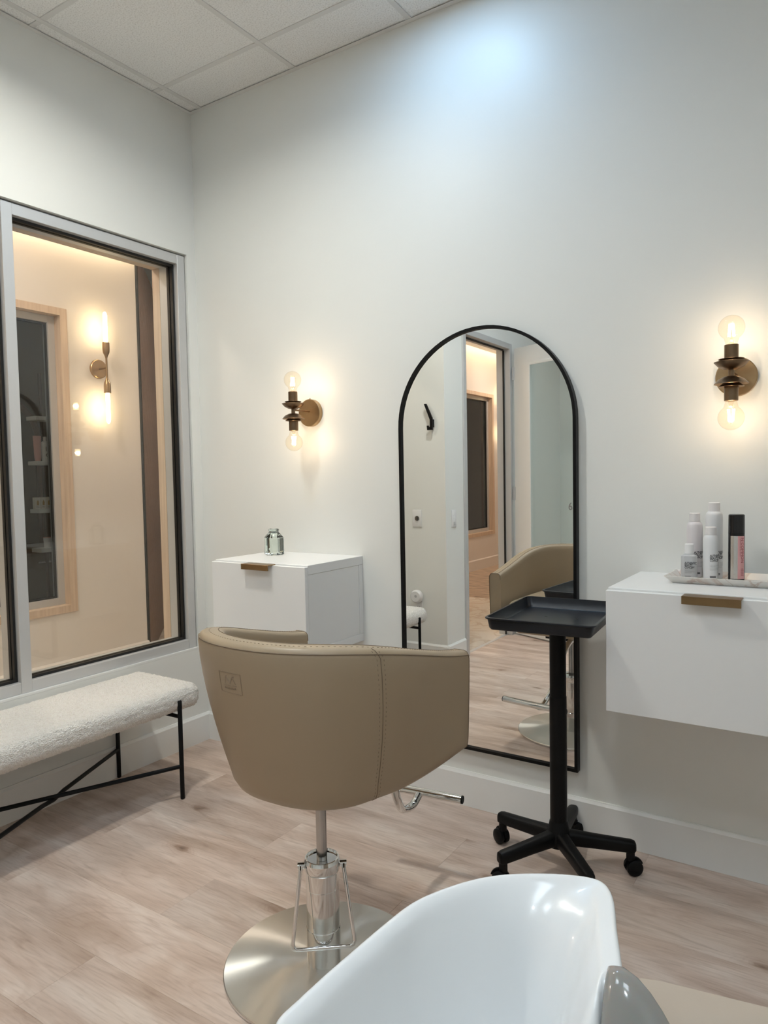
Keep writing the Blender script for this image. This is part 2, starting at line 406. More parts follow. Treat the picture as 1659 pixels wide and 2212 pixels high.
def text_bm(body, size, mapf, bold=0., align='LEFT', spacing=1.0, line=1.0):
    cu = bpy.data.curves.new('txt', 'FONT'); cu.body = body; cu.size = size; cu.offset = bold; cu.align_x = align
    cu.space_character = spacing; cu.space_line = line; cu.resolution_u = 3
    o = bpy.data.objects.new('txt', cu); COL.objects.link(o); bpy.context.view_layer.update()
    me = bpy.data.meshes.new_from_object(o.evaluated_get(bpy.context.evaluated_depsgraph_get()))
    bpy.data.objects.remove(o); bpy.data.curves.remove(cu)
    bm = bmesh.new(); bm.from_mesh(me); bpy.data.meshes.remove(me)
    # split long faces so text can wrap round a can
    bmesh.ops.triangulate(bm, faces=bm.faces[:])
    for _ in range(3):
        es = [e for e in bm.edges if e.calc_length() > size*.16]
        if not es: break
        bmesh.ops.subdivide_edges(bm, edges=es, cuts=1); bmesh.ops.triangulate(bm, faces=bm.faces[:])
    for v in bm.verts: v.co = Vector(mapf(v.co.x, v.co.y))
    return bm

# ------------------------------------------------------------------ room shell
OX, OY0, OY1, OZ0, OZ1 = 0.0, -1.89, -0.056, 0.488, 2.502       # salon window opening
bm = BM()
box(bm, -.19, 0, OY1, 0.12, 0, 3.30); box(bm, -.19, 0, -1.92, OY0, 0, 3.30)
box(bm, -.19, 0, OY0, OY1, 0, OZ0); box(bm, -.19, 0, OY0, OY1, OZ1, 3.30)
struct('wall_west', bm, MT['wall'], smooth=0)
struct('wall_north', box(BM(), 0, 3.9, 0, .12, 0, 3.30), MT['wall'], smooth=0)
struct('wall_niche', box(BM(), -.19, .42, -2.20, -1.92, 0, 3.30), MT['wall'], smooth=0)
bm = BM(); box(bm, .30, .42, -4.3, -3.095, 0, 3.30); box(bm, .30, .42, -3.095, -2.20, 2.445, 3.30)
struct('wall_entry', bm, MT['wall'], smooth=0)
struct('wall_south', box(BM(), .42, 3.9, -4.42, -4.3, 0, 3.30), MT['wall'], smooth=0)
struct('wall_east', box(BM(), 3.78, 3.9, -4.3, 0, 0, 3.30), MT['wall'], smooth=0)

# baseboards
def board(name, pts, h=.145, t=.014, mat='trim'):
    # straight run from a to b, room on the left-hand side n
    (ax, ay), (bx, by), (nx, ny) = pts
    prof = [(0, 0), (t, 0), (t, h-.012), (t*.55, h-.003), (t*.45, h), (0, h)]
    rings = [[Vector((x+nx*d, y+ny*d, z)) for d, z in prof] for x, y in ((ax, ay), (bx, by))]
    return struct(name, loft(BM(), rings), MT[mat], smooth=0)
board('baseboard_north', [(0.014, 0), (3.78, 0), (0, -1)])
board('baseboard_west', [(0, 0), (0, -1.906), (1, 0)])
board('baseboard_niche', [(0.014, -1.92), (.434, -1.92), (0, 1)])
board('baseboard_entry', [(.42, -1.92), (.42, -2.195), (1, 0)])
board('baseboard_entry_south', [(.42, -3.10), (.42, -4.28), (1, 0)])
board('baseboard_south', [(.434, -4.3), (3.766, -4.3), (0, 1)])
board('baseboard_east', [(3.78, 0), (3.78, -4.3), (-1, 0)])

# floor: subfloor with every plank
fl = struct('floor', box(BM(), .0, 3.9, -4.42, .0, -.03, -.006), MT['subfloor'], smooth=0)
PW, PL = .2305, 1.2192; pcache = {}
def plank(x0, x1, y0, y1):
    lx, ly = round(x1-x0, 4), round(y1-y0, 4)
    if (lx, ly) not in pcache:
        g = .00012
        pcache[(lx, ly)] = mesh_of('plank', box(BM(), g, lx-g, g, ly-g, -.0055, 0, .0004), MT['plank'], 0)
    obj('plank', pcache[(lx, ly)], None, fl, loc=(x0, y0, 0))
k = 0; yt = -.0195
rows = [(0.0, yt)]
rows = [(yt, 0.0)]
y = yt
while y > -4.3:
    rows.append((max(y-PW, -4.3), y)); y -= PW
for i, (ya, yb) in enumerate(rows):
    ph = 1.025 if i % 2 == 1 else .42
    xs = [ph + PL*j for j in range(-3, 5)]
    lo = 0.0 if yb > -1.95 else .392
    cuts = [lo]+[x for x in xs if lo+.02 < x < 3.76]+[3.78]
    for xa, xb in zip(cuts, cuts[1:]): plank(xa, xb, ya, yb)

# ceiling: deck, tiles, grid rails, wall angle
ce = struct('ceiling', box(BM(), 0, 3.9, -4.42, .0, HC+.03, HC+.09), MT['grid'], smooth=0)
tx = [0.0]+[.0875+.6096*i for i in range(7)]; tx = [x for x in tx if x < 3.7]+[3.78]
ty = [0.0]+[-.2465-.6096*i for i in range(7)]; ty = [y for y in ty if y > -4.25]+[-4.3]
PANELS = {(3, 4): 'white', (5, 4): 'white'}
tcache = {}
for i in range(len(tx)-1):
    for j in range(len(ty)-1):
        if PANELS.get((i, j)): continue
        w, h = round(tx[i+1]-tx[i], 4), round(ty[j]-ty[j+1], 4)
        if (w, h) not in tcache:
            tcache[(w, h)] = mesh_of('acoustic_tile', box(BM(), .004, w-.004, .004, h-.004, 0, .015, .002), MT['tile'], 0)
        obj('acoustic_tile', tcache[(w, h)], None, ce, loc=(tx[i], ty[j+1], HC+.004))
for x in tx[1:-1]:
    obj('grid_rail', box(BM(), x-.012, x+.012, -4.3, -.001, HC, HC+.028, .0008), MT['grid'], ce, 0)
for y in ty[1:-1]:
    for xa, xb in zip(tx, tx[1:]):
        obj('grid_rail', box(BM(), xa+(.0125 if xa > 0 else .0), xb-(.0125 if xb < 3.7 else 0), y-.012, y+.012, HC+.0006, HC+.028, .0008), MT['grid'], ce, 0)
for (x0, x1, y0, y1) in ((0.0, .022, -4.3, 0), (0.022, 3.78, -.022, 0), (3.758, 3.78, -4.3, -.022), (.022, 3.758, -4.3, -4.278)):
    bm = box(BM(), x0, x1, y0, y1, HC-.0012, HC)
    obj('wall_angle', bm, MT['grid'], ce, 0)
bm = box(BM(), 0, .0012, -4.3, 0, HC, HC+.022)
obj('wall_angle', bm, MT['grid'], ce, 0)

# unseen ceiling light panels, added in the grid above the frame for soft fill
def light_panel(i, j, mat, label):
    cx, cy = (tx[i]+tx[i+1])/2, (ty[j]+ty[j+1])/2
    t = thing('fill_light_panel', label, 'ceiling light', (cx, cy, HC), group='added ceiling fill panels')
    bm = BM()
    for a in ((-.29, .29, .27, .29), (-.29, .29, -.29, -.27), (-.29, -.27, -.27, .27), (.27, .29, -.27, .27)): box(bm, *a, .001, .02)
    obj('frame', bm, MT['grid'], t, 0); obj('diffuser', box(BM(), -.27, .27, -.27, .27, .006, .012), MT[mat], t, 0)
light_panel(3, 4, 'panel_white', 'unseen square white light panel for soft light in the ceiling over the middle of the room')
light_panel(5, 4, 'panel_white', 'unseen square white fill panel added in the ceiling near the right-hand wall')
def downlight(x, y, z, mat, label, r=.085, baffle=0.):
    t = thing('recessed_downlight', label, 'ceiling light', (x, y, z))
    obj('trim_ring', lathe(BM(), [(r+.022, .003), (r+.022, 0), (r+.018, -.003), (r+.002, -.003), (r+.001, .003)], 40), MT['trim'], t)
    if baffle: obj('baffle', lathe(BM(), [(r+.004, .001), (r+.004, -baffle), (r+.001, -baffle), (r+.001, .001)], 40, cap0=False, cap1=False), MT['gasket'], t)  # unseen ring added to cut the beam so the upper walls get less light
    obj('lens', lathe(BM(), [(r, .0028), (r, .0005)], 40), MT[mat], t, 0)
downlight(1.56, -.43, HC, 'dl_cool', 'cool white recessed downlight close to the wall above the arched mirror')
downlight(.88, -1.18, HC, 'dl_white', 'neutral recessed downlight in the ceiling nearest the window', baffle=.032)
downlight(2.75, -2.98, HC, 'dl_day', 'neutral recessed downlight in the ceiling behind the wash basin', baffle=.032)
# ------------------------------------------------------------------ salon window
w1 = struct('window_1')
bm = BM(); fx0, fx1 = -.150, -.013
ya, yb, z0, z1 = OY0+.006, OY1-.006, OZ0+.010, OZ1-.008
FW = .046
def bar(n, *a): obj(n, box(BM(), *a, .0012), MT['alu'], w1, 0)
bar('frame_jamb', fx0, fx1, yb-FW, yb, z0, z1); bar('frame_jamb', fx0, fx1, ya, ya+FW, z0, z1)
bar('mullion', fx0, fx1-.0005, -.9975, -.952, z0, z1)
for a, b in ((-.9522, yb-FW), (ya+FW, -.9975)):
    bar('frame_head', fx0, fx1-.001, a+.0006, b-.0006, z1-FW, z1); bar('frame_sill', fx0, fx1-.001, a+.0006, b-.0006, z0, z0+FW)
    p = obj('pane', box(BM(), -.064, -.058, a, b, z0+FW, z1-FW), MT['pane'], w1, 0)
    bm = BM(); g = .011; zz0, zz1 = z0+FW+.0003, z1-FW-.0003; aa, bb = a+.0008, b-.0008
    for xx0, xx1 in ((-.0575, -.040), (-.082, -.0645)):
        box(bm, xx0, xx1, aa, aa+g, zz0, zz1); box(bm, xx0, xx1, bb-g, bb, zz0, zz1)
        box(bm, xx0, xx1, aa+g, bb-g, zz0, zz0+g); box(bm, xx0, xx1, aa+g, bb-g, zz1-g, zz1)
    obj('gasket', bm, MT['gasket'], p, 0)
# painted reveal and sill edge round the frame
bm = BM(); box(bm, -.150, .0005, OY0+.0005, OY1-.0005, OZ0+.0005, OZ0+.0098); obj('sill', bm, MT['trim'], w1, 0)
# pine liner on the corridor side
bm = BM(); lx0, lx1 = -.205, -.151; q = .052
for a in ((lx0, lx1, OY1-q, OY1-.0004, OZ0+.0004, OZ1-.0004), (lx0, lx1, OY0+.0004, OY0+q, OZ0+.0004, OZ1-.0004),
          (lx0, lx1, OY0+q, OY1-q, OZ0+.0004, OZ0+.012), (lx0, lx1, OY0+q, OY1-q, OZ1-q, OZ1-.0004)): box(bm, *a)
obj('liner', bm, MT['pine'], w1, 0, label='pale pine liner')

# ------------------------------------------------------------------ entry door
d1 = struct('door_1', loc=(.42, -3.0675, 0)); dx, dy = .42, -3.0675
def db(n, x0, x1, y0, y1, z0, z1, mat, bev=.0012, par=None):
    return obj(n, box(BM(), x0-dx, x1-dx, y0-dy, y1-dy, z0, z1, bev), MT[mat], par or d1, 0)
db('jamb', .312, .434, -2.245, -2.2005, 0, 2.444, 'alu'); db('jamb', .312, .434, -3.0945, -3.05, 0, 2.444, 'alu')
db('head', .312, .434, -3.049, -2.246, 2.40, 2.444, 'alu')
db('gasket_strip', .372, .384, -3.0495, -3.037, 0, 2.39, 'gasket', 0); db('gasket_strip', .372, .384, -2.258, -2.2455, 0, 2.39, 'gasket', 0)
db('gasket_strip', .372, .384, -3.036, -2.259, 2.388, 2.3995, 'gasket', 0)
leafrot = math.radians(21.855)
lf = obj('leaf', BM(), MT['trim'], d1); lf.location = (.030, -.020, 0); lf.rotation_euler = (0, 0, leafrot)
bm = BM(); LW, LH, TH = .80, 2.405, .045
gx0, gx1, gz0, gz1 = .163, .665, .30, 2.27
for a in ((0.004, gx0, -TH, 0, .012, LH), (gx1, LW, -TH, 0, .012, LH), (gx0, gx1, -TH, 0, .012, gz0), (gx0, gx1, -TH, 0, gz1, LH)): box(bm, *a)
lf.data = mesh_of('leaf', bm, MT['trim'], 0)
bm = BM(); s = .024
for a in ((gx0, gx0+s, -.001, .008, gz0, gz1), (gx1-s, gx1, -.001, .008, gz0, gz1), (gx0+s, gx1-s, -.001, .008, gz0, gz0+s), (gx0+s, gx1-s, -.001, .008, gz1-s, gz1)): box(bm, *a, .002)
obj('glazing_bead', bm, MT['trim'], lf, 0)
obj('pane', box(BM(), gx0, gx1, -.026, -.020, gz0, gz1), MT['pane_door'], lf, 0)
obj('door_number', text_bm('6', .085, lambda x, z: (gx0+.396+x, -.0190, 1.075+z), .001), MT['ink_grey'], lf, 0, label='grey numeral on the glass')
for hz in (.25, 1.2, 2.2):
    bm = BM(); box(bm, -.012, .012, .001, .006, hz-.055, hz+.055, .001); tube(bm, [(0, .008, hz-.055), (0, .008, hz+.055)], .007, 10)
    obj('hinge', bm, MT['alu'], lf)
bm = BM(); tube(bm, [(.745, .0, 1.02), (.745, .05, 1.02)], .009, 10); tube(bm, [(.745, .05, 1.02), (.69, .05, 1.02)], .009, 10); lathe(bm, [(.026, 0), (.026, .006)], 20, (.745, .006, 1.02), axis='y')
obj('door_handle', bm, MT['alu'], lf)
struct('trim_1', box(BM(), .36, .392, -3.05, -2.245, -.012, .002, .001), MT['alu'], smooth=0)     # threshold strip

# ------------------------------------------------------------------ corridor beyond
CX = -1.65
CW0, CW1, CZ0, CZ1 = -1.45, .345, .475, 2.535
bm = BM()
segs = [(.93, CW1), (CW0, -5.45), (-7.28, -9.5)]
for b_, a_ in segs: box(bm, CX-.12, CX, a_, b_, 0, 3.30)
for (a_, b_) in ((CW0, CW1), (-7.28, -5.45)):
    box(bm, CX-.12, CX, a_, b_, 0, CZ0); box(bm, CX-.12, CX, a_, b_, CZ1, 3.30)
struct('wall_corridor_west', bm, MT['wall_warm'], smooth=0)
struct('wall_corridor_south', box(BM(), CX-.12, .30, -9.62, -9.5, 0, 3.30), MT['wall_warm'], smooth=0)
struct('wall_corridor_east', box(BM(), .18, .30, -9.5, -4.3, 0, 3.30), MT['wall_warm'], smooth=0)
struct('wall_corridor_north', box(BM(), -.19, -.07, .12, 3.4, 0, 3.30), MT['wall_warm'], smooth=0)
bm = BM(); box(bm, CX+.13, -.19, -2.2, 3.4, 3.10, 3.16); box(bm, CX+.13, .30, -9.5, -2.2, 3.10, 3.16)
struct('ceiling.001', bm, MT['trim'], smooth=0)
bm = BM(); box(bm, -4.4, -.07, -2.2, 4.2, 3.305, 3.36); box(bm, -4.4, .30, -9.62, -2.2, 3.305, 3.36)
struct('ceiling.002', bm, MT['trim'], smooth=0)
# floor: marble tiles near the door, travertine further on
bm = BM(); box(bm, -4.4, -.01, -2.2, 4.2, -.03, -.0085); box(bm, -4.4, .36, -4.6, -2.2, -.03, -.0085)
fc = struct('floor.001', bm, MT['subfloor'], smooth=0)
tm = {}
for i in range(7):
    for j in range(11):
        x1 = .36-.6*i; y1 = 2.0-.6*j
        x0, y0 = max(x1-.6, -3.6), y1-.6
        if x1 <= -3.6: continue
        if x1 > -.2 and y1 > -1.9: continue
        k_ = round(x1-x0, 3)
        if k_ not in tm: tm[k_] = mesh_of('floor_tile', box(BM(), .001, k_-.001, .001, .599, -.008, 0, .0008), MT['marble_floor'], 0)
        obj('floor_tile', tm[k_], None, fc, loc=(x0, y0, 0))
struct('floor.002', box(BM(), -1.8, .36, -9.62, -4.601, -.03, 0), MT['travertine'], smooth=0)
def cboard(name, ya, yb): return board(name, [(CX, ya), (CX, yb), (1, 0)], .15, .014, 'wall_warm')
cboard('baseboard_corridor', .93, -9.5)
# led strip hidden in the cove
cv = thing('cove_light', 'warm strip light hidden in the corridor ceiling slot', 'strip light', (CX+.10, -3, 3.14))
obj('channel', box(BM(), 0, .03, -6.4, 3.9, .0, .03), MT['alu'], cv, 0); obj('led_strip', box(BM(), -.006, -.0005, -6.4, 3.9, .004, .024), MT['cove'], cv, 0)

for y_, w_ in ((-.6, 'nearest the fluted wall'), (-3.0, 'outside the entry door'), (-6.9, 'at the far end'), (2.0, 'in front of the fluted wall')):  # unseen downlights added to brighten the corridor and the fluted wall
    downlight(-.85, y_, 3.0965, 'fill_warm', 'added unseen warm fill downlight in the corridor ceiling '+w_)

def corridor_window(name, a, b):
    w = struct(name); q = .052
    bm = BM(); x0, x1 = CX-.14, CX+.012
    for e in ((x0, x1, b-q, b-.001, CZ0+.001, CZ1-.001), (x0, x1, a+.001, a+q, CZ0+.001, CZ1-.001), (x0, x1, a+q, b-q, CZ0+.001, CZ0+.05), (x0, x1, a+q, b-q, CZ1-.05, CZ1-.001)): box(bm, *e)
    obj('liner', bm, MT['pine'], w, 0)
    y0, y1, zz0, zz1 = a+q+.0005, b-q-.0005, CZ0+.0505, CZ1-.0505; f = .048
    bm = BM(); x0, x1 = CX-.12, CX-.055
    for e in ((x0, x1, y1-f, y1, zz0, zz1), (x0, x1, y0, y0+f, zz0, zz1), (x0, x1, y0+f, y1-f, zz0, zz0+f), (x0, x1, y0+f, y1-f, zz1-f, zz1)): box(bm, *e, .001)
    obj('frame', bm, MT['alu'], w, 0)
    p = obj('pane', box(BM(), CX-.09, CX-.084, y0+f, y1-f, zz0+f, zz1-f), MT['pane_grey'], w, 0)
    bm = BM(); g = .012
    for e in ((CX-.083, CX-.07, y1-f-g, y1-f-.0005, zz0+f, zz1-f), (CX-.083, CX-.07, y0+f+.0005, y0+f+g, zz0+f, zz1-f), (CX-.083, CX-.07, y0+f+g, y1-f-g, zz0+f, zz0+f+g), (CX-.083, CX-.07, y0+f+g, y1-f-g, zz1-f-g, zz1-f)): box(bm, *e)
    obj('gasket', bm, MT['gasket'], p, 0)
    return w
corridor_window('window_2', CW0, CW1)
corridor_window('window_3', -7.28, -5.45)
# fluted panel wall on the diagonal
fp = struct('wall_fluted', loc=(CX, .93, 0)); fp.rotation_euler = (0, 0, math.radians(135))
obj('backing', box(BM(), .0, 2.8, .03, .10, 0, 3.10), MT['wall_dark'], fp, 0)
obj('end_trim', box(BM(), -.006, .04, -.010, .10, 0, 3.10, .001), MT['gasket'], fp, 0, label='black end trim')
sl = mesh_of('slat', box(BM(), 0, .034, 0, .03, 0, 3.10, .004), MT['flute'], 0)
for i in range(58): obj('slat', sl, None, fp, loc=(.044+.046*i, -.001, 0))
# dark salon opposite
struct('wall_opposite', box(BM(), -4.4, -4.28, -3.0, 4.0, 0, 3.30), MT['wall_dark'], smooth=0)
struct('wall_opposite_south', box(BM(), -4.28, CX-.14, -3.12, -3.0, 0, 3.30), MT['wall_dark'], smooth=0)
bm = BM(); R_ = .44; cy, sz = 1.22, 1.78
path = [Vector((-4.20, cy-R_, .45)), Vector((-4.20, cy-R_, sz))]+[Vector((-4.20, cy-R_*math.cos(a), sz+R_*math.sin(a))) for a in [PI*i/20 for i in range(1, 20)]]+[Vector((-4.20, cy+R_, sz)), Vector((-4.20, cy+R_, .45))]
am = thing('arched_mirror', 'tall arched mirror with a red brown wooden frame in the dark room across the corridor', 'mirror', (-4.25, cy, .45))
pl = [p-Vector((-4.25, cy, .45)) for p in path]
tube(bm, pl, .035, 8); box(bm, .02, .08, -R_, R_, -.03, .03); obj('frame', bm, MT['arch_wood'], am)
bm = BM(); vs = [bm.verts.new((.03, p.y, p.z)) for p in pl]; bm.faces.new(vs); obj('mirror_glass', bm, MT['pane_grey'], am, 0)
ct = thing('counter_cabinet', 'dark low cabinet with a brown top below the arched mirror across the corridor', 'cabinet', (-3.7, .6, 0))
obj('body', box(BM(), -.25, .25, -.9, .9, .06, .72), MT['wall_dark'], ct, 0); obj('top', box(BM(), -.27, .27, -.92, .92, .721, .76, .004), MT['counter'], ct, 0)
for i in range(3):
    dr = obj('door', box(BM(), .251, .268, -.89+.6*i, -.89+.58+.6*i, .08, .70, .002), MT['wall_dark'], ct, 0)
    obj('handle', box(BM(), .268, .285, -.60+.6*i-.06, -.60+.6*i+.06, .62, .635, .003), MT['alu'], dr, 0)
obj('plinth', box(BM(), -.23, .23, -.88, .88, 0, .06), MT['gasket'], ct, 0)
SX, SY = -2.30, .53
ds = thing('display_stand', 'slim display stand with four small white shelves behind the window across the corridor', 'display stand', (SX, SY+.06, 0))
obj('base', lathe(BM(), [(.16, 0), (.16, .012)], 32), MT['blackmetal'], ds); obj('post', tube(BM(), [(-.09, 0, .012), (-.09, 0, 2.2)], .012, 10), MT['blackmetal'], ds)
obj('base_arm', box(BM(), -.10, 0, -.012, .012, .0125, .03), MT['blackmetal'], ds, 0)
SHZ = [.868, 1.165, 1.525, 1.86]
for z in SHZ: obj('shelf', box(BM(), -.075, .055, -.13, .13, z-.03, z, .002), MT['matte_white'], ds, 0)
def tube_pack(x, y, z, h, label):
    rings = []
    for i in range(9):
        s = i/8; hx = .024*(1-s)+.003*s; hy = .024*(1-s)+.034*s
        rings.append([Vector((hx*math.cos(2*PI*k/16), hy*math.sin(2*PI*k/16), .02+(h-.02)*s)) for k in range(16)])
    t = thing('squeeze_tube', label, 'tube', (x, y, z)); obj('body', loft(BM(), rings), MT['pink_tube'], t)
    obj('cap', lathe(BM(), [(.020, 0), (.022, .02)], 20), MT['pink_tube'], t)
tube_pack(SX, .495, SHZ[2]+.0005, .19, 'pink squeeze tube standing on the second white shelf across the corridor')
t = thing('cream_jar', 'white bottle with black lettering beside the pink tube across the corridor', 'bottle', (SX, .557, SHZ[2]+.0005))
obj('body', lathe(BM(), [(.026, 0), (.028, .01), (.028, .14), (.02, .15), (.012, .155)], 24), MT['can_white'], t)
obj('cap', lathe(BM(), [(.013, .156), (.013, .185)], 16), MT['cap'], t)
obj('lettering', text_bm('lin\nob', .05, lambda x, y: (.0285*math.cos(x/.0285-.5), .0285*math.sin(x/.0285-.5), .075+y), line=.8), MT['ink'], t, 0)
proto = None
for i in range(3):
    yy = .47+.045*i
    o = thing('small_carton', '%s small white carton printed with an amber bottle on the third shelf across the corridor' % ('left', 'middle', 'right')[i], 'carton', (SX, yy, SHZ[1]+.0005), group='small cartons on the third shelf')
    obj('box', box(BM(), -.018, .018, -.0205, .0205, 0, .088, .0008), MT['paper'], o, 0)
    bm = BM(); box(bm, .0181, .0186, -.008, .008, .03, .058); box(bm, .0181, .0186, -.0035, .0035, .058, .066); obj('bottle_print', bm, MT['amber'], o, 0)
    bm = BM()
    for q_ in range(3): box(bm, .0181, .0186, -.014, .012-.003*q_, .010+.005*q_, .012+.005*q_)
    obj('small_print', bm, MT['ink_grey'], o, 0)
t = thing('sachet', 'pale pink sachet on the lowest white shelf across the corridor', 'sachet', (SX, .545, SHZ[0]+.0005))
rings = [[Vector((d*math.cos(2*PI*k/12), w*math.sin(2*PI*k/12), z)) for k in range(12)] for z, d, w in ((0, .012, .03), (.02, .014, .031), (.05, .012, .032), (.068, .003, .034), (.075, .001, .034))]
obj('pouch', loft(BM(), rings), MT['can_pink'], t); obj('seal', box(BM(), -.0015, .0015, -.034, .034, .075, .081), MT['pink_tube'], t, 0)
# pale board added in place of the white blur in the far corridor window
t = tag(obj('blur_board', box(BM(), CX-.30, CX-.285, -6.92, -6.2, 1.07, 1.63, .002), MT['paper']), 'blank pale board standing in for the white blur in the far corridor window seen in the mirror', 'blur patch')
dim = thing('fill_light_panel', 'small unseen ceiling light brightening the dark room across the corridor', 'ceiling light', (-3.0, 0.2, 3.28))  # unseen lamp that brightens the room behind the corridor window
obj('frame', lathe(BM(), [(.12, -.02), (.12, .02)], 24), MT['alu'], dim); obj('diffuser', lathe(BM(), [(.105, -.024), (.105, -.0205)], 24), MT['fill_dim'], dim)

# ------------------------------------------------------------------ corridor tube sconces
def point(name, p, col, w, r, parent):
    l = bpy.data.lights.new(name, 'POINT'); l.color = col; l.energy = w; l.shadow_soft_size = r
    o = bpy.data.objects.new(name, l); COL.objects.link(o); o.location = p; o.parent = parent; return o
def tube_sconce(y, z, label):
    t = thing('tube_sconce', label, 'wall lamp', (CX, y, z), group='tube sconces in the corridor')
    obj('wall_plate', lathe(BM(), [(.066, .0005), (.066, .016), (.062, .02)], 36, axis='x'), MT['brass'], t)
    obj('arm', tube(BM(), [(.02, 0, 0), (.10, 0, 0)], .006, 10), MT['brass'], t)
    obj('stem', tube(BM(), [(.10, 0, -.085), (.10, 0, .085)], .007, 12), MT['brass'], t)
    for s in (1, -1):
        pr = [(.008, .07), (.012, .085), (.022, .105), (.024, .125), (.024, .175), (.021, .176)]
        so = obj('socket', lathe(BM(), [(r, s*zz) for r, zz in pr], 24, (.10, 0, 0)), MT['brass'], t)
        bu = obj('tube_bulb', lathe(BM(), [(.012, s*.176), (.0145, s*.19), (.0145, s*.365), (.010, s*.382), (.002, s*.388)], 16, (.10, 0, 0)), MT['tube_glow'], t)
        point('glow', (.10, 0, s*.28), (1, .68, .36), TUBE_W, .03, t)
tube_sconce(.578, 2.158, 'brass double tube sconce on the corridor wall seen through the window')
tube_sconce(-7.48, 2.25, 'far brass tube sconce on the corridor wall, seen only in the mirror')

# ------------------------------------------------------------------ arched floor mirror
MXC, MHW, MZ0, MZ1, MD = 1.609, .381, .247, 1.945, .03
am = thing('arched_mirror', 'tall arched mirror in a thin black frame hung on the wall behind the styling chair', 'mirror', (MXC, 0, MZ0))
def arch(hw, z0, z1, n=40):
    sp = z1-hw; o = [(-hw, z0), (-hw, sp*.5+z0*.5), (-hw, sp)]
    o += [(-hw*math.cos(PI*i/n), sp+hw*math.sin(PI*i/n)) for i in range(1, n)]
    return o+[(hw, sp), (hw, sp*.5+z0*.5), (hw, z0)]
H0 = MZ1-MZ0
oa, ia = arch(MHW, 0, H0), arch(MHW-.012, .012, H0-.012)
bm = BM()
def ringv(pts, y): return [bm.verts.new((x, y, z)) for x, z in pts]
A, B, C_, D = ringv(oa, -.0005), ringv(oa, -MD), ringv(ia, -MD), ringv(ia, -.0005)
ring_faces(bm, A, B); ring_faces(bm, B, C_); ring_faces(bm, C_, D); ring_faces(bm, D, A)
obj('frame', bm, MT['blackmetal'], am, 40)
bm = BM(); A = ringv(arch(MHW-.0125, .0125, H0-.0125), -.020); bm.faces.new(A); B = ringv(arch(MHW-.0125, .0125, H0-.0125), -.0155); bm.faces.new(list(reversed(B))); ring_faces(bm, A, B)
obj('mirror_glass', bm, MT['mirror'], am, 0)
obj('backing_board', loft(BM(), [[Vector((x, y, z)) for x, z in arch(MHW-.013, .013, H0-.013)] for y in (-.002, -.015)]), MT['gasket'], am, 0)

# ------------------------------------------------------------------ wall-hung cabinets
def cabinet(name, x0, x1, label, hx0, hx1, yf=-.425):
    z0, z1 = .632, 1.013; w = x1-x0
    t = thing(name, label, 'cabinet', ((x0+x1)/2, 0, z0), group='white wall-hung drawer cabinets'); h = z1-z0; a = -w/2; b = w/2
    obj('top_panel', box(BM(), a, b, yf+.022, -.0008, h-.038, h, .0012), MT['laminate'], t, 0)
    obj('bottom_panel', box(BM(), a, b, yf+.022, -.0008, 0, .034, .0012), MT['laminate'], t, 0)
    for s in (a, b-.018): obj('side_panel', box(BM(), s+(.0015 if s == a else 0), s+.018-(.0015 if s > a else 0), yf+.022, -.03, .0345, h-.0385, .0008), MT['laminate'], t, 0)
    obj('back_panel', box(BM(), a, b, -.0292, -.0008, .0345, h-.0385, .0008), MT['laminate'], t, 0)
    d = obj('drawer_front', box(BM(), a-.001, b+.001, yf, yf+.0195, .001, h-.006, .0015), MT['laminate'], t, 0)
    c = (x0+x1)/2; p, q_ = hx0-c, hx1-c; bm = BM()
    box(bm, p, q_, yf-.030, yf+.019, h-.0058, h-.0028, .0006); box(bm, p, q_, yf-.030, yf-.026, h-.026, h-.0055, .0006)
    obj('handle', bm, MT['brass_handle'], d, 0, label='aged brass edge pull')
    return t
cabinet('drawer_cabinet', .487, 1.010, 'white wall-hung drawer cabinet left of the mirror with a glass jar on it', .690, .840, -.405)
cabinet('drawer_cabinet', 2.211, 2.770, 'white wall-hung drawer cabinet right of the mirror holding a marble tray', 2.432, 2.586)

# ------------------------------------------------------------------ glass jar
jt = thing('glass_jar', 'small empty clear glass bottle with an octagonal body on the left cabinet', 'jar', (.600, -.125, 1.0135), math.radians(9))
def octo(r, z, k=.42, n=0):
    c = r*k; s = [(r, -c), (r, c), (c, r), (-c, r), (-r, c), (-r, -c), (-c, -r), (c, -r)]
    return [Vector((x, y, z)) for x, y in s]
def circ8(r, z): return [Vector((r*math.cos(PI/4*i-PI/8), r*math.sin(PI/4*i-PI/8), z)) for i in range(8)]
bm = BM(); rr = .042
loft(bm, [octo(rr-.004, .0), octo(rr, .004), octo(rr, .079), octo(rr-.004, .084)]+[circ8(.034, .092), circ8(.025, .101), circ8(.0225, .106), circ8(.0225, .110)], True, True, False)
loft(bm, [octo(rr-.007, .010), octo(rr-.004, .014), octo(rr-.004, .077), octo(rr-.008, .081)]+[circ8(.030, .090), circ8(.0215, .100), circ8(.0195, .106), circ8(.0195, .118)], True, True, False)
obj('body', bm, MT['jar'], jt, 30)
obj('lip', lathe(BM(), [(.0196, .108), (.0235, .110), (.0245, .114), (.0235, .118), (.0200, .119)], 28, cap0=False, cap1=False), MT['jar'], jt)

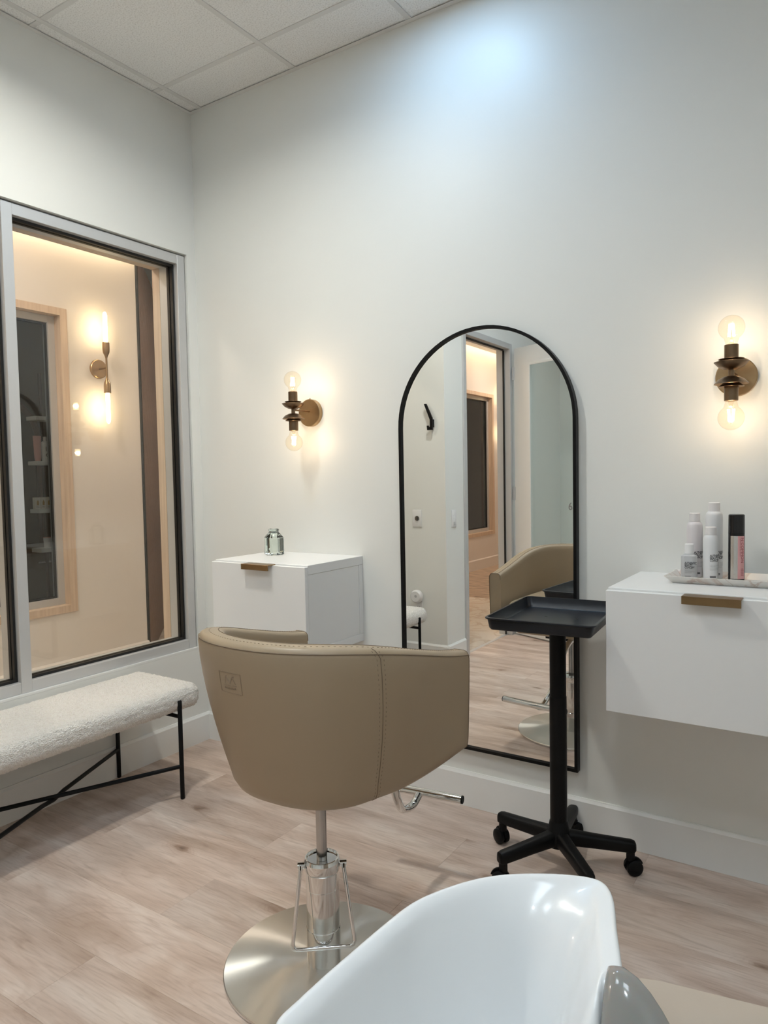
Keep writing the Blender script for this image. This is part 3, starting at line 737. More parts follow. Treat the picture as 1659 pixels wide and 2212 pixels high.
# ------------------------------------------------------------------ globe sconces
def globe_sconce(x, z, label):
    t = thing('globe_sconce', label, 'wall lamp', (x, 0, z), group='brass globe sconces either side of the mirror'); yo = -.132
    pl = obj('wall_plate', lathe(BM(), [(.0625, .0005), (.0625, .020), (.060, .0225)], 48, axis='y'), MT['brass'], t)
    obj('screw', lathe(BM(), [(.003, .0), (.003, .004)], 10, (0, -.012, .0625)), MT['brass'], pl)
    obj('arm', tube(BM(), [(0, -.0226, .006), (0, yo, .006)], .0045, 12), MT['brass_dark'], t)
    obj('stem', tube(BM(), [(0, yo, -.028), (0, yo, .028)], .0085, 16), MT['brass_dark'], t)
    for s in (1, -1):
        def pr(l): return [(r, s*zz) for r, zz in l]
        obj('dish', lathe(BM(), pr([(.006, .009), (.022, .0115), (.038, .020), (.0505, .034), (.0495, .0345), (.037, .0225), (.021, .014), (.006, .012)]), 40, (0, yo, 0)), MT['brass_dark'], t)
        obj('dish', lathe(BM(), pr([(.010, .028), (.022, .0295), (.0375, .0425), (.0368, .043), (.021, .0315), (.010, .031)]), 40, (0, yo, 0)), MT['brass_dark'], t)
        obj('socket', lathe(BM(), pr([(.0095, .028), (.020, .034), (.0205, .036), (.0205, .086), (.0185, .087)]), 32, (0, yo, 0)), MT['brass_dark'], t)
        prof = [(.0165, .084), (.0175, .093)]
        cz, R_ = .139, .0385
        prof += [(R_*math.cos(a), cz+R_*math.sin(a)) for a in [-.98+(PI/2+.98)*i/14 for i in range(14)]]+[(.001, cz+R_)]
        bu = obj('bulb', lathe(BM(), pr(prof), 40, (0, yo, 0), cap0=False), MT['bulb_glass'], t, 60)
        bm = BM()
        for k in range(6):
            a = PI/3*k; tube(bm, [(.010*math.cos(a), yo+.010*math.sin(a), s*.112), (.0065*math.cos(a+.5), yo+.0065*math.sin(a+.5), s*.150)], .0016, 6)
        obj('filament', bm, MT['filament'], bu)
        obj('glass_stem', lathe(BM(), pr([(.010, .087), (.006, .095), (.003, .112)]), 12, (0, yo, 0)), MT['bulb_glass'], bu)
        point('glow', (0, yo, s*.133), (1.0, .82, .62), BULB_W, .011, t)
globe_sconce(.741, 1.6625, 'brass sconce with two globe bulbs above the left cabinet')
globe_sconce(2.516, 1.6670, 'brass sconce with two globe bulbs above the right cabinet')

# ------------------------------------------------------------------ marble tray and hair products
TX, TY, TZ = 2.545, -.158, 1.0137
mt_ = thing('marble_tray', 'long pale marble tray with flared edges on the right cabinet', 'tray', (TX, TY, TZ))
bm = BM(); hx, hy = .182, .068
def rect(a, b, z): return [Vector((x, y, z)) for x, y in ((a, b), (-a, b), (-a, -b), (a, -b))]
loft(bm, [rect(hx, hy, 0), rect(hx+.022, hy+.022, .022), rect(hx+.018, hy+.018, .0225), rect(hx-.002, hy-.002, .004)])
obj('dish', bm, MT['marble_dish'], mt_, 0)
BZ = TZ+.0045
def label_text(parent, R, z, size, ang, lines, mat, bold=.0006):
    def mp(x, y): return (R*math.sin(ang+.74*x/R), -R*math.cos(ang+.74*x/R), z+y)
    obj('lettering', text_bm(lines, size, mp, bold, 'LEFT', 1.0, .74), MT[mat], parent, 0)
def fine_lines(parent, R, z0, rows, ang, mat='ink_grey', name='small_print'):
    bm = BM()
    for (dz, wdt, th) in rows:
        n = 6; A = []; Bv = []
        for i in range(n+1):
            a = ang+wdt*i/n/R
            A.append(bm.verts.new((R*math.sin(a), -R*math.cos(a), z0+dz))); Bv.append(bm.verts.new((R*math.sin(a), -R*math.cos(a), z0+dz+th)))
        for i in range(n): bm.faces.new((A[i], A[i+1], Bv[i+1], Bv[i]))
    obj(name, bm, MT[mat], parent, 0)
def spray_can(x, y, R, h, cap_r, cap_h, mat, label, tz, tsize, ang, name='spray_can'):
    t = thing(name, label, 'bottle', (x, y, BZ), group='hair products on the marble tray'); hb = h-cap_h
    obj('body', lathe(BM(), [(R-.002, 0), (R, .002), (R, hb-.022), (R*.97, hb-.012), (R*.88, hb-.005), (cap_r*.98, hb-.0005)], 40), MT[mat], t)
    obj('cap', lathe(BM(), [(cap_r, hb), (cap_r, h-.0015), (cap_r-.002, h), (.001, h)], 36), MT['cap'], t)
    R2 = R+.0002
    label_text(t, R2, tz, tsize, ang, 'AUTHENTIC\nBEAUTY\nCONCEPT', 'ink', tsize*.025)
    fine_lines(t, R2, tz-tsize*2.6, [(0, tsize*3.9, .0006), (-.0035, tsize*3.9, .0006), (-.0075, tsize*3.9, .0006), (-.0115, tsize*3.7, .0006), (-.015, tsize*2.8, .0006)], ang)
    fine_lines(t, R2, tz-tsize*2.6-.036, [(0, tsize*1.9, .0022), (-.0035, tsize*1.9, .0022)], ang, 'ink', 'name_print')
    return t
D2 = math.radians
spray_can(2.405, -.095, .0245, .209, .0165, .027, 'can_pink', 'blush white spray can with a narrow cap, second tallest of the white ones', .078, .0105, D2(6))
spray_can(2.464, -.098, .0255, .244, .0175, .0275, 'can_white', 'tallest white spray can at the back of the marble tray', .081, .0112, D2(6))
spray_can(2.4645, -.166, .0220, .170, .0165, .0245, 'can_white', 'middle sized white spray can in front of the tallest one', .077, .0100, D2(3))
t = thing('pump_bottle', 'shortest grey frosted bottle with a white cap at the left end of the tray', 'bottle', (2.402, -.172, BZ), group='hair products on the marble tray')
rg = [rrect(.0225, .0145, .012, z) for z in (0,)]
bm = BM(); loft(bm, [rrect(.0225, .019, .014, .0), rrect(.0235, .020, .015, .002), rrect(.0235, .020, .015, .072), rrect(.0225, .019, .014, .077), rrect(.017, .015, .012, .0805), rrect(.012, .012, .0115, .083)])
obj('body', bm, MT['can_grey'], t); obj('cap', lathe(BM(), [(.0132, .0835), (.0132, .1135), (.0118, .115), (.001, .115)], 30), MT['matte_white'], t)
obj('lettering', text_bm('AUTHENTIC\nBEAUTY\nCONCEPT', .0096, lambda x, y: (-.0095+.66*x, -.0203, .052+y), .00022, 'LEFT', 1.0, .74), MT['ink'], t, 0)
bm = BM()
for (dz, w_, th) in ((.0260+.008, .030, .0006), (.0225+.008, .030, .0006), (.019+.008, .028, .0006), (.016+.008, .020, .0006), (.0125, .018, .0018), (.009, .014, .0018), (.003, .026, .0006)):
    box(bm, -.0090, -.0090+min(w_, .0300), -.0205, -.0202, dz, dz+th)
obj('small_print', bm, MT['ink_grey'], t, 0)
# black can with a silver and pink label
t = thing('spray_can', 'glossy black spray can with a silver and pink label on the marble tray', 'bottle', (2.537, -.160, BZ), group='hair products on the marble tray'); R_ = .0232
obj('body', lathe(BM(), [(R_-.002, 0), (R_, .002), (R_, .150), (R_-.0007, .1505)], 44), MT['gloss_black'], t)
obj('cap', lathe(BM(), [(R_+.0002, .1508), (R_-.0002, .208), (R_-.003, .2105), (.001, .2105)], 44), MT['gloss_black'], t)
def patch(a0, a1, z0, z1, R, mat, name):
    bm = BM(); n = 20; A = []; Bv = []
    for i in range(n+1):
        a = a0+(a1-a0)*i/n; A.append(bm.verts.new((R*math.sin(a), -R*math.cos(a), z0))); Bv.append(bm.verts.new((R*math.sin(a), -R*math.cos(a), z1)))
    for i in range(n): bm.faces.new((A[i], A[i+1], Bv[i+1], Bv[i]))
    return obj(name, bm, MT[mat], t, 40)
patch(D2(-37), D2(16), .0115, .144, R_+.0003, 'silver_label', 'silver_label'); patch(D2(16), D2(72), .0115, .144, R_+.0003, 'pink_label', 'pink_label')
def vmap(a, z0): return lambda x, y: ((R_+.0005)*math.sin(a+y/R_), -(R_+.0005)*math.cos(a+y/R_), z0-x)
obj('lettering', text_bm('N COMMON', .0135, vmap(D2(40), .139)), MT['ink_red'], t, 0)
obj('small_print', text_bm('cashmere mist dry texture', .0052, vmap(D2(30), .137)), MT['ink_red'], t, 0)
bm = BM()
for i in range(9):
    z = .022+.0026*i; a0, a1 = D2(38), D2(64-3*(i % 3))
    vs = [bm.verts.new(((R_+.0012)*math.sin(a), -(R_+.0012)*math.cos(a), zz)) for a, zz in ((a0, z), (a1, z), (a1, z+.0008), (a0, z+.0008))]; bm.faces.new(vs)
obj('fine_print', bm, MT['ink_red'], t, 0)

# ------------------------------------------------------------------ tray trolley
tr = thing('tray_trolley', 'black tray trolley on five castors between the mirror and the right cabinet', 'trolley', (2.0, -.264, 0))
obj('column', lathe(BM(), [(.029, .12), (.029, .603), (.0275, .605), (.0275, .868)], 36), MT['blackplastic'], tr, 15)
obj('hub', lathe(BM(), [(.030, .078), (.042, .084), (.046, .108), (.042, .128), (.036, .140), (.0315, .165), (.0295, .170)], 36), MT['blackplastic'], tr)
legm = None
for ang in (168, 97, 21, 240, 312):
    a = D2(ang); bm = BM(); rings = []
    for s, z, w, h in ((.020, .112, .025, .027), (.06, .110, .0225, .025), (.12, .106, .0205, .023), (.20, .101, .0195, .0215), (.236, .099, .019, .021), (.249, .098, .0165, .0185), (.254, .097, .010, .012)):
        rings.append([Vector((s, w*math.copysign(abs(math.cos(q))**.6, math.cos(q)), z+h*math.copysign(abs(math.sin(q))**.6, math.sin(q)))) for q in [2*PI*k/20 for k in range(20)]])
    loft(bm, rings)
    lg = obj('leg', bm, MT['blackplastic'], tr); lg.rotation_euler = (0, 0, a)
    ca = obj('castor', tube(BM(), [(.236, 0, .052), (.236, 0, .082)], .0145, 10), MT['blackplastic'], lg)
    bm = BM(); ca_a = random.uniform(-.9, .9)
    for s in (1, -1):
        lathe(bm, [(.010, s*.004), (.0255, s*.005), (.0278, s*.009), (.0272, s*.018), (.021, s*.0225), (.004, s*.023)], 28, axis='y')
    rings = [[Vector((r*math.cos(q), yy, r*math.sin(q)+.001)) for q in [PI*.08+PI*.9*k/12 for k in range(13)]]+[Vector((r2_*math.cos(q), yy, r2_*math.sin(q)+.001)) for q in [PI*.98-PI*.9*k/12 for k in range(13)]] for yy, r, r2_ in ((-.0036, .033, .02), (.0036, .033, .02))]
    loft(bm, rings)
    bmesh.ops.rotate(bm, verts=bm.verts[:], cent=(0, 0, 0), matrix=Matrix.Rotation(ca_a, 3, 'Z'))
    bmesh.ops.translate(bm, verts=bm.verts[:], vec=(.236+.010*math.cos(ca_a), .010*math.sin(ca_a), .028))
    wh = obj('castor_wheel', bm, MT['blackplastic'], lg)
# tray on the column
tp = obj('tray', BM(), MT['tray'], tr); tp.location = (.010, -.038, .869); tp.rotation_euler = (0, 0, D2(4.5))
bm = BM(); hx, hy = .172, .222
loft(bm, [rrect(hx-.014, hy-.014, .012, 0), rrect(hx-.008, hy-.008, .018, .006), rrect(hx-.002, hy-.002, .024, .034), rrect(hx+.004, hy+.004, .028, .036), rrect(hx+.004, hy+.004, .028, .040), rrect(hx-.004, hy-.004, .022, .041),
          rrect(hx-.010, hy-.010, .017, .009), rrect(hx-.016, hy-.016, .012, .0035)])
tp.data = mesh_of('tray', bm, MT['tray'], 40)
for x, y in ((-.05, .05), (.055, .05), (-.05, -.06), (.055, -.06)): obj('rivet', lathe(BM(), [(.005, .0036), (.0042, .0044), (.0015, .0040)], 14, (x, y, 0)), MT['gasket'], tp)
obj('mount', lathe(BM(), [(.045, .855), (.05, .8685)], 24, cap0=True), MT['blackplastic'], tr)
obj('clamp_knob', lathe(BM(), [(.006, .0), (.006, .02), (.013, .022), (.013, .034), (.010, .036)], 18, (.0, -.02, .845), axis='x'), MT['chrome'], tr)

# ------------------------------------------------------------------ bench
YB = -1.03
bn = thing('upholstered_bench', 'low bench with a cream boucle seat and thin black crossed legs under the window', 'bench', (.232, YB, 0))
def fuzz(v, n):
    d = noise.noise(v*100)*.0040+noise.noise(v*190+Vector((7, 3, 1)))*.0024
    return v+n*d
bm = rounded_box(BM(), (.425, 1.175, .107), .046, .0062, (0, 0, .4235), fuzz)
obj('seat', bm, MT['boucle'], bn, 80)
for sx in (1, -1):
    for sy in (1, -1):
        x, y = sx*.2145, sy*.455
        rr = .0095
        obj('leg', tube(BM(), [(x, y, 0), (x, y, .003), (x, y, .424), (x, y, .428)], [rr*.7, rr, rr, rr*.7], 14), MT['blackmetal'], bn)
    obj('seat_rail', tube(BM(), [(sx*.09, -.50, .361), (sx*.09, .50, .361)], .008, 10), MT['blackmetal'], bn)
for sy in (1, -1):
    obj('cross_rail', tube(BM(), [(-.2145, sy*.455, .357), (.2145, sy*.455, .357)], .0085, 12), MT['blackmetal'], bn)
obj('brace', tube(BM(), [(.2145, .455, .142), (-.2145, -.455, .130)], .0085, 12), MT['blackmetal'], bn)
obj('brace', tube(BM(), [(-.2145, .455, .132), (-.03, .064, .132), (0, 0, .124), (.03, -.064, .132), (.2145, -.455, .142)], .0085, 12), MT['blackmetal'], bn)

# ------------------------------------------------------------------ styling chair
TH_ = math.radians(2.5)
CHX, CHY = 1.608, -1.080
ch = thing('styling_chair', 'taupe leather tub styling chair on a chrome pump with a round steel base', 'chair', (CHX, CHY, 0), TH_)
WH, VF, VS, DB = .320, .300, .02, .320
def plan(s):
    # s in 0..1 from left arm front round the back to right arm front -> (u, v, nx, ny)
    n = 2.2
    def pt(q):
        La = VF-VS; Lb = 1.15*(WH+DB); tot = 2*La+Lb; d = q*tot
        if d < La: return Vector((-WH+.012*(1-d/La)*0, VF-d))
        if d > La+Lb: return Vector((WH, VS+(d-La-Lb)))
        a = PI*(d-La)/Lb
        return Vector((-WH*math.copysign(abs(math.cos(a))**(2/n), math.cos(a)), VS-DB*abs(math.sin(a))**(2/n)))
    p = pt(s); e = 1e-3; a = pt(max(0, s-e)); b = pt(min(1, s+e)); t = (b-a).normalized()
    return p, Vector((t.y, -t.x)) if False else Vector((-t.y, t.x))*-1
def sstep(x): x = max(0, min(1, x)); return x*x*(3-2*x)
def prof_at(p):
    f = max(0, min(1, (VF-p.y)/(VF-VS+DB)))             # 0 at arm front, 1 at back
    zt = .858+.111*.5*(sstep(f)+math.sin(f*PI/2)); zb = .572-.042*sstep(f*2.1); T = .062+.008*sstep(f)
    return f, zt, zb, T
NS = 72
def shell_ring(s):
    p, nrm = plan(s); f, zt, zb, T = prof_at(p); h = zt-zb
    tap = .060
    pr = []
    for d, k in ((.165, 0), (.135, .0), (.112, .004), (.092, .016), (.080, .036), (.072, .065)): pr.append((d*(.15+.85*sstep(f*1.5))-.006*(1-sstep(f*1.5)), zb+k))
    base = pr[-1][0]
    for i in range(1, 9):
        q = i/8; z = zb+.065+(h-.065-.022)*q; pr.append((base*(1-q)**1.5, z))
    pr += [(.002, zt-.012), (.007, zt-.004), (.016, zt), (T-.016, zt), (T-.006, zt-.004), (T-.001, zt-.012), (T, zt-.03), (T+.003, .70), (T+.006, .64)]
    return [Vector((p.x-nrm.x*d, p.y-nrm.y*d, z)) for d, z in pr]
rings = [shell_ring(i/NS) for i in range(NS+1)]
bm = BM(); R3 = [[bm.verts.new(q) for q in r] for r in rings]
for a, b in zip(R3, R3[1:]): ring_faces(bm, a, b, False)
bm.faces.new(R3[0]); bm.faces.new(list(reversed(R3[-1])))
bm.faces.new([r[0] for r in R3])                               # closed underside
obj('shell', bm, MT['leather'], ch, 50)
def line_on(idx, off):
    o = []
    for i in range(NS+1):
        s = i/NS; p, nrm = plan(s); v = rings[i][idx]; o.append(Vector((v.x+nrm.x*off, v.y+nrm.y*off, v.z)))
    return o
obj('piping', tube(BM(), line_on(-9, .0006), .0016, 6), MT['seam'], ch)      # welt along the outer top edge
obj('piping', tube(BM(), [v+Vector((0, 0, .0002)) for v in line_on(-6, 0)], .0011, 6), MT['seam'], ch)
for ii in (0, NS):
    obj('piping', tube(BM(), [v+Vector((0, .0012, 0)) for v in rings[ii][:-2]], .0016, 6), MT['seam'], ch)
def seam_at(s, off=.0004):
    o = []; sg = 1 if s > .5 else -1
    for i in range(2, 17):
        k = (16-i)/14; q = s+sg*.045*k; p, nrm = plan(q); v = shell_ring(q)[i]; o.append(Vector((v.x+nrm.x*off, v.y+nrm.y*off, v.z)))
    return o
SR = .688
for s in (SR, 1-SR):
    obj('seam', tube(BM(), seam_at(s), .0010, 6), MT['seam'], ch)
    for ds in (-.006, .006): 
        bm = BM(); q = seam_at(s+ds, .0002); P = []
        for a, b in zip(q, q[1:]):
            n = max(1, int((b-a).length/.0055))
            P += [a.lerp(b, i/n) for i in range(n)]
        for a, b in zip(P[0::2], P[1::2]): tube(bm, [a, a.lerp(b, .75)], .0007, 4)
        obj('stitching', bm, MT['emboss'], ch, 0)
bm = BM(); q = line_on(-8, 0); P = []
q = [v.lerp(w, .35)+Vector((0, 0, .0004)) for v, w in zip(line_on(-7, 0), line_on(-6, 0))]
for a, b in zip(q, q[1:]):
    n = max(1, int((b-a).length/.0055)); P += [a.lerp(b, i/n) for i in range(n)]
for a, b in zip(P[0::2], P[1::2]): tube(bm, [a, a.lerp(b, .75)], .0007, 4)
obj('stitching', bm, MT['emboss'], ch, 0)
# seat cushion and front
obj('seat', rounded_box(BM(), (.47, .44, .10), .04, .02, (0, .075, .668), lambda v, n: v+Vector((0, 0, .014*max(0, 1-(v.x/.24)**2)*max(0, 1-(v.y/.26)**2) if v.z > 0 else 0))), MT['leather'], ch, 60)
obj('seat_base', rounded_box(BM(), (.42, .34, .08), .03, .03, (0, .11, .592)), MT['leather'], ch, 60)
# pressed emblem on the back
def on_shell(s, z):
    r = shell_ring(s)
    for a, b in zip(r[2:17], r[3:18]):
        if a.z <= z <= b.z: return a.lerp(b, (z-a.z)/max(1e-6, b.z-a.z))
    return r[14]
ES, EZ = .474, .868
TOT = 2*(VF-VS)+1.15*(WH+DB)
def emb(u, z, off=.0003):
    p, nrm = plan(ES+u/TOT); v = on_shell(ES+u/TOT, EZ+z); return Vector((v.x+nrm.x*off, v.y+nrm.y*off, v.z))
def stroke(bm, pts, r=.0009):
    P = []
    for a, b in zip(pts, pts[1:]):
        for i in range(4): P.append(emb(a[0]+(b[0]-a[0])*i/4, a[1]+(b[1]-a[1])*i/4))
    P.append(emb(*pts[-1])); tube(bm, P, r, 5)
bm = BM(); a_ = .026
stroke(bm, [(-a_, -a_), (a_, -a_), (a_, a_), (-a_, a_), (-a_, -a_)])
stroke(bm, [(-.012, -.002), (-.010, .014), (-.007, .018), (-.006, .016)]); stroke(bm, [(-.008, .014), (.001, -.001)]); stroke(bm, [(.001, -.002), (.006, .013), (.009, .017), (.011, .015)]); stroke(bm, [(.008, .013), (.014, -.002)])
stroke(bm, [(-.014, -.006), (.016, -.006)])
for i in range(8):
    u = -.014+.0036*i; stroke(bm, [(u, -.016), (u+.0012, -.012+.001*(i % 2)), (u+.0024, -.016)], .0006)
obj('emblem', bm, MT['emboss'], ch)
# pump
obj('base_plate', lathe(BM(), [(.270, 0), (.278, .003), (.278, .009), (.276, .011), (.06, .0135), (.05, .0136)], 96), MT['brushed'], ch, 30)
obj('base_edge', lathe(BM(), [(.2782, .0015), (.2786, .003), (.2786, .007), (.2782, .0085)], 96, cap0=False, cap1=False), MT['chrome'], ch)
obj('pump_cover', lathe(BM(), [(.0475, .0138), (.0475, .11), (.0463, .112), (.0463, .225), (.0475, .227), (.0475, .276), (.046, .278)], 64), MT['chrome'], ch, 15)
bm = BM(); lathe(bm, [(.0485, .272), (.0505, .278), (.0505, .300), (.047, .309), (.044, .3095), (.042, .303), (.016, .301)], 48)
obj('collar', bm, MT['chrome'], ch, 20)
obj('piston', lathe(BM(), [(.0148, .3015), (.0148, .505)], 28), MT['rod'], ch)
obj('seat_bracket', rounded_box(BM(), (.20, .22, .03), .006, .05, (0, .0, .520)), MT['blackmetal'], ch)
pa = math.radians(38.5)-TH_; pd = Vector((math.cos(pa), math.sin(pa), 0)); od = Vector((math.sin(pa), -math.cos(pa), 0))
bm = BM()
for s in (1, -1): obj('pedal_pivot', tube(BM(), [pd*s*.050+Vector((0, 0, .286)), pd*s*.068+Vector((0, 0, .286))], .0095, 16), MT['chrome'], ch)
top = lambda s: pd*s*.060+od*.004+Vector((0, 0, .286)); bot = lambda s: pd*s*.086+od*.056+Vector((0, 0, .082))
def corner(a, b, c, r=.014): 
    u = (a-b).normalized(); w = (c-b).normalized(); return [b+u*r, b+(u+w)*r*.3, b+w*r]
pts = [top(1)]+[top(1)+od*.012+Vector((0, 0, -.006))]+corner(top(1), bot(1), bot(-1))+corner(bot(1), bot(-1), top(-1))+[top(-1)+od*.012+Vector((0, 0, -.006)), top(-1)]
obj('foot_pump', tube(BM(), pts, .0055, 12), MT['chrome'], ch)
# footrest
ct_, st_ = math.cos(-TH_), math.sin(-TH_)
def loc_(x, y, z): x -= CHX; y -= CHY; return Vector((x*ct_-y*st_, x*st_+y*ct_, z))
Rr, Ll = loc_(1.764, -.531, .290), loc_(1.448, -.572, .290)
obj('footrest_bar', tube(BM(), [Ll, Rr], .0145, 20), MT['chrome'], ch)
dv = (Rr-Ll).normalized()
for a, s in ((Ll, -1), (Rr, 1)): obj('bar_plug', tube(BM(), [a+dv*s*.0002, a+dv*s*.004], .0132, 16), MT['blackplastic'], ch)
mid = Ll.lerp(Rr, .53)
obj('footrest_arm', tube(BM(), smooth_path([(mid.x+.03, .10, .525), (mid.x+.03, .20, .515), (mid.x+.026, .29, .44), (mid.x+.015, .345, .345), (mid.x, mid.y-.125, .283), (mid.x, mid.y-.06, .266), (mid.x, mid.y-.010, .284)]), .0135, 18), MT['chrome'], ch)

# ------------------------------------------------------------------ coat hook, plates, plug-in on the niche wall
hk = thing('coat_hook', 'black angled coat hook on the wall beyond the bench, seen in the mirror', 'coat hook', (.315, -1.92, 1.686))
bm = BM(); pr = [(.030, 0.0), (.030, .085), (-.030, .186), (-.052, .186), (.006, .072), (.006, .022), (-.006, .018), (-.010, .032), (-.026, .032), (-.022, 0)]
loft(bm, [[Vector((x*.8, y, z)) for x, z in pr] for y in (.022, .034)]); obj('hook', bm, MT['blackmetal'], hk, 0)
obj('mount', box(BM(), .008, .024, .0005, .0222, .02, .075, .002), MT['blackmetal'], hk, 0)
ol = thing('wall_plate', 'white wall plate with a round knob under the coat hook', 'wall plate', (.186, -1.92, 1.054))
obj('plate', box(BM(), -.038, .038, .0005, .006, -.062, .062, .003, 2), MT['matte_white'], ol); obj('knob', lathe(BM(), [(.017, -.0062), (.016, -.011), (.010, -.0115)], 28, axis='y'), MT['rod'], ol)
obj('knob_ring', lathe(BM(), [(.0185, -.0060), (.0185, -.0068)], 28, axis='y'), MT['gasket'], ol)
sw = thing('switch_plate', 'slim white switch plate beside the door frame', 'switch', (.42, -2.036, 1.05))
obj('plate', box(BM(), .0005, .006, -.035, .035, -.062, .062, .002, 2), MT['matte_white'], sw)
for i in range(4): obj('switch_button', box(BM(), .0061, .009, -.012, .012, -.044+.023*i, -.044+.019+.023*i, .001), MT['can_grey'] if i == 0 else MT['laminate'], sw, 0)
so = thing('socket_plate', 'white power socket low on the wall behind the bench', 'socket', (.185, -1.92, .43))
obj('plate', box(BM(), -.036, .036, .0005, .006, -.060, .060, .003, 2), MT['matte_white'], so)
bm = BM()
for z in (-.028, ):
    box(bm, -.009, -.006, .0061, .0064, z, z+.010); box(bm, .006, .009, .0061, .0064, z, z+.010); box(bm, -.002, .002, .0061, .0064, z-.010, z-.005)
obj('socket_slots', bm, MT['gasket'], so, 0)
pf = thing('air_freshener', 'round white plug-in air freshener in the socket behind the bench', 'air freshener', (.185, -1.92, .487))
obj('body', lathe(BM(), [(.030, -.0068), (.046, -.012), (.048, -.022), (.046, -.038), (.038, -.048), (.001, -.050)], 40, axis='y'), MT['matte_white'], pf)
obj('plug', box(BM(), -.018, .018, .0066, .0120, -.018, .018, .002), MT['matte_white'], pf, 0)
obj('face_mark', lathe(BM(), [(.010, -.0502), (.010, -.0506)], 20, (0.004, 0, .004), axis='y'), MT['can_grey'], pf)

# ------------------------------------------------------------------ wash basin and its chair in the foreground
E1 = Vector((.930, .367, 0)).normalized(); EA = math.atan2(E1.y, E1.x)
BCX, BCY, BZT = 2.587, -1.772, .88
ox = Vector((BCX, BCY, 0)) - Vector((-E1.y, E1.x, 0))*.285
bs = thing('wash_basin', 'white glazed backwash basin with a grey gel neck rest in the foreground', 'basin', (ox.x, ox.y, 0), EA)
# outline: a along the neck axis, b from the centre line (far half), then mirrored
raw = [(-.3035, -.289), (-.293, -.255), (-.277, -.217), (-.259, -.178), (-.235, -.127), (-.207, -.078), (-.158, -.033), (-.110, -.008), (-.049, .004), (0., 0.), (.015, -.030), (.013, -.092), (.012, -.130), (.011, -.171)]
outl = [(a, b+.285) for a, b in raw]
outl = [(-.3035, 0.0)]+outl[1:]+[(.010, .09), (.008, .05), (.008, .0)]
sm = [Vector((a, b, 0)) for a, b in outl]
mirr = [Vector((p.x, -p.y, 0)) for p in reversed(sm[1:-1])]
loop = sm+mirr
def closed_smooth(P, n=5):
    o = []; m = len(P)
    for i in range(m):
        p0, p1, p2, p3 = P[(i-1) % m], P[i], P[(i+1) % m], P[(i+2) % m]
        for k in range(n):
            s = k/n; o.append(.5*((2*p1)+(-p0+p2)*s+(2*p0-5*p1+4*p2-p3)*s*s+(-p0+3*p1-3*p2+p3)*s**3))
    return o
loop = closed_smooth(loop, 4)
cen = Vector((-.15, 0, 0))
def dip(p):      # neck cut-out
    if p.x < -.06: return 0.
    return .075*sstep((.125-abs(p.y))/.075)*sstep((p.x+.06)/.05)
def brng(off, dz, keep=1.0, flat=0.):
    o = []
    m = len(loop)
    for i in range(m):
        t = (loop[(i+1) % m]-loop[(i-1) % m]).normalized(); n = Vector((t.y, -t.x, 0))
        if n.dot(loop[i]-cen) < 0: n = -n
        p = loop[i]+n*off if abs(off) < .03 else cen+(loop[i]-cen)*(1+off)
        q = p.copy(); q.z = BZT+dz*(1-flat*sstep((loop[i].x+.085)/.09))-dip(loop[i])*keep; o.append(q)
    return o
rings = [brng(-.62, -.25, 0), brng(-.45, -.235, .0), brng(-.25, -.185, .1), brng(-.10, -.10, .5), brng(-.008, -.030), brng(-.002, -.010), brng(0, -.004), brng(-.002, -.0005), brng(-.006, .001), brng(-.011, -.001), brng(-.016, -.004, 1, .6), brng(-.022, -.010, 1, .65),
         brng(-.165, -.030, .95, .7), brng(-.22, -.060, .75, .68), brng(-.30, -.108, .35, .55), brng(-.42, -.160, .1, .3), brng(-.58, -.195, 0), brng(-.80, -.207, 0), brng(-.92, -.210, 0)]
bw = obj('bowl', loft(BM(), rings), MT['ceramic'], bs, 180)
sb = bw.modifiers.new('subdivision', 'SUBSURF'); sb.levels = 1; sb.render_levels = 1
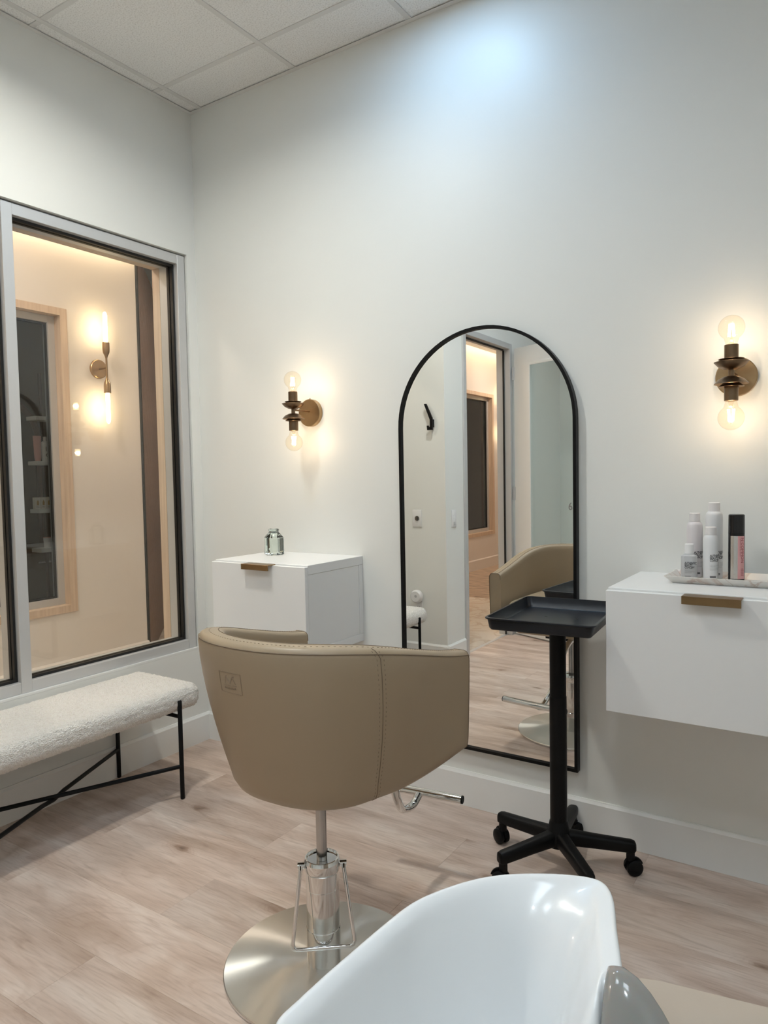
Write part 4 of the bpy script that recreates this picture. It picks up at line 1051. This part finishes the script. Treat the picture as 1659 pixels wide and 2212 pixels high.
obj('drain', lathe(BM(), [(.024, BZT-.2095), (.022, BZT-.206), (.012, BZT-.208)], 24, (cen.x, 0, 0)), MT['chrome'], bs)
obj('pedestal', loft(BM(), [rrect(.10, .13, .05, z, c=(-.15, 0)) for z in (0, .02, BZT-.262)]), MT['ceramic'], bs)
obj('bowl_bracket', lathe(BM(), [(.07, BZT-.2615), (.09, BZT-.2515)], 24, (-.15, 0, 0)), MT['blackmetal'], bs)
# neck rest: a gel saddle in the cut-out
rings = []
NG = 28
for i in range(NG+1):
    s = -1+2*i/NG; b = .120*s; e = (1-abs(s)**2.2)
    zc = BZT-.070*(1-sstep((abs(b)-.045)/.075))+.004
    w = .008+.046*e; th = .008+.015*e
    slope = math.copysign(min(1, max(0, (abs(b)-.03)/.06)), b)
    nrm = Vector((0, -slope, 1)).normalized()
    c0 = Vector((.004+.027*e, b, zc)); rings.append([c0+Vector((w*math.cos(q), 0, 0))+nrm*(th*math.sin(q)) for q in [2*PI*k/20 for k in range(20)]])
obj('neck_rest', loft(BM(), rings), MT['gel'], bs, 70, label='grey translucent gel pad')

CA = math.radians(9.66)
neck = Vector((2.693, -2.042, 0)); ca_ = Vector((math.cos(CA), math.sin(CA), 0)); cp = Vector((-ca_.y, ca_.x, 0))
o0 = neck+ca_*.08
wc = thing('shampoo_chair', 'beige upholstered shampoo chair standing against the wash basin', 'chair', (o0.x, o0.y, 0), CA)
def rb(name, cx, cy, cz, sx, sy, sz, r=.03): obj(name, rounded_box(BM(), (sx, sy, sz), r, .03, (cx, cy, cz)), MT['beige'], wc, 60)
HWD = .345-.0
rb('armrest', .355, HWD-.055, .4775, .91, .11, .515, .012); rb('armrest', .38, -(HWD-.055), .4775, .86, .11, .515, .012)
rb('seat', .55, 0, .40, .52, .53, .14); rb('backrest', .17, 0, .55, .12, .50, .36)
rb('leg_rest', .90, 0, .38, .14, .50, .30)
obj('base', box(BM(), .05, .75, -.28, .28, 0, .215, .01), MT['blackmetal'], wc, 0)
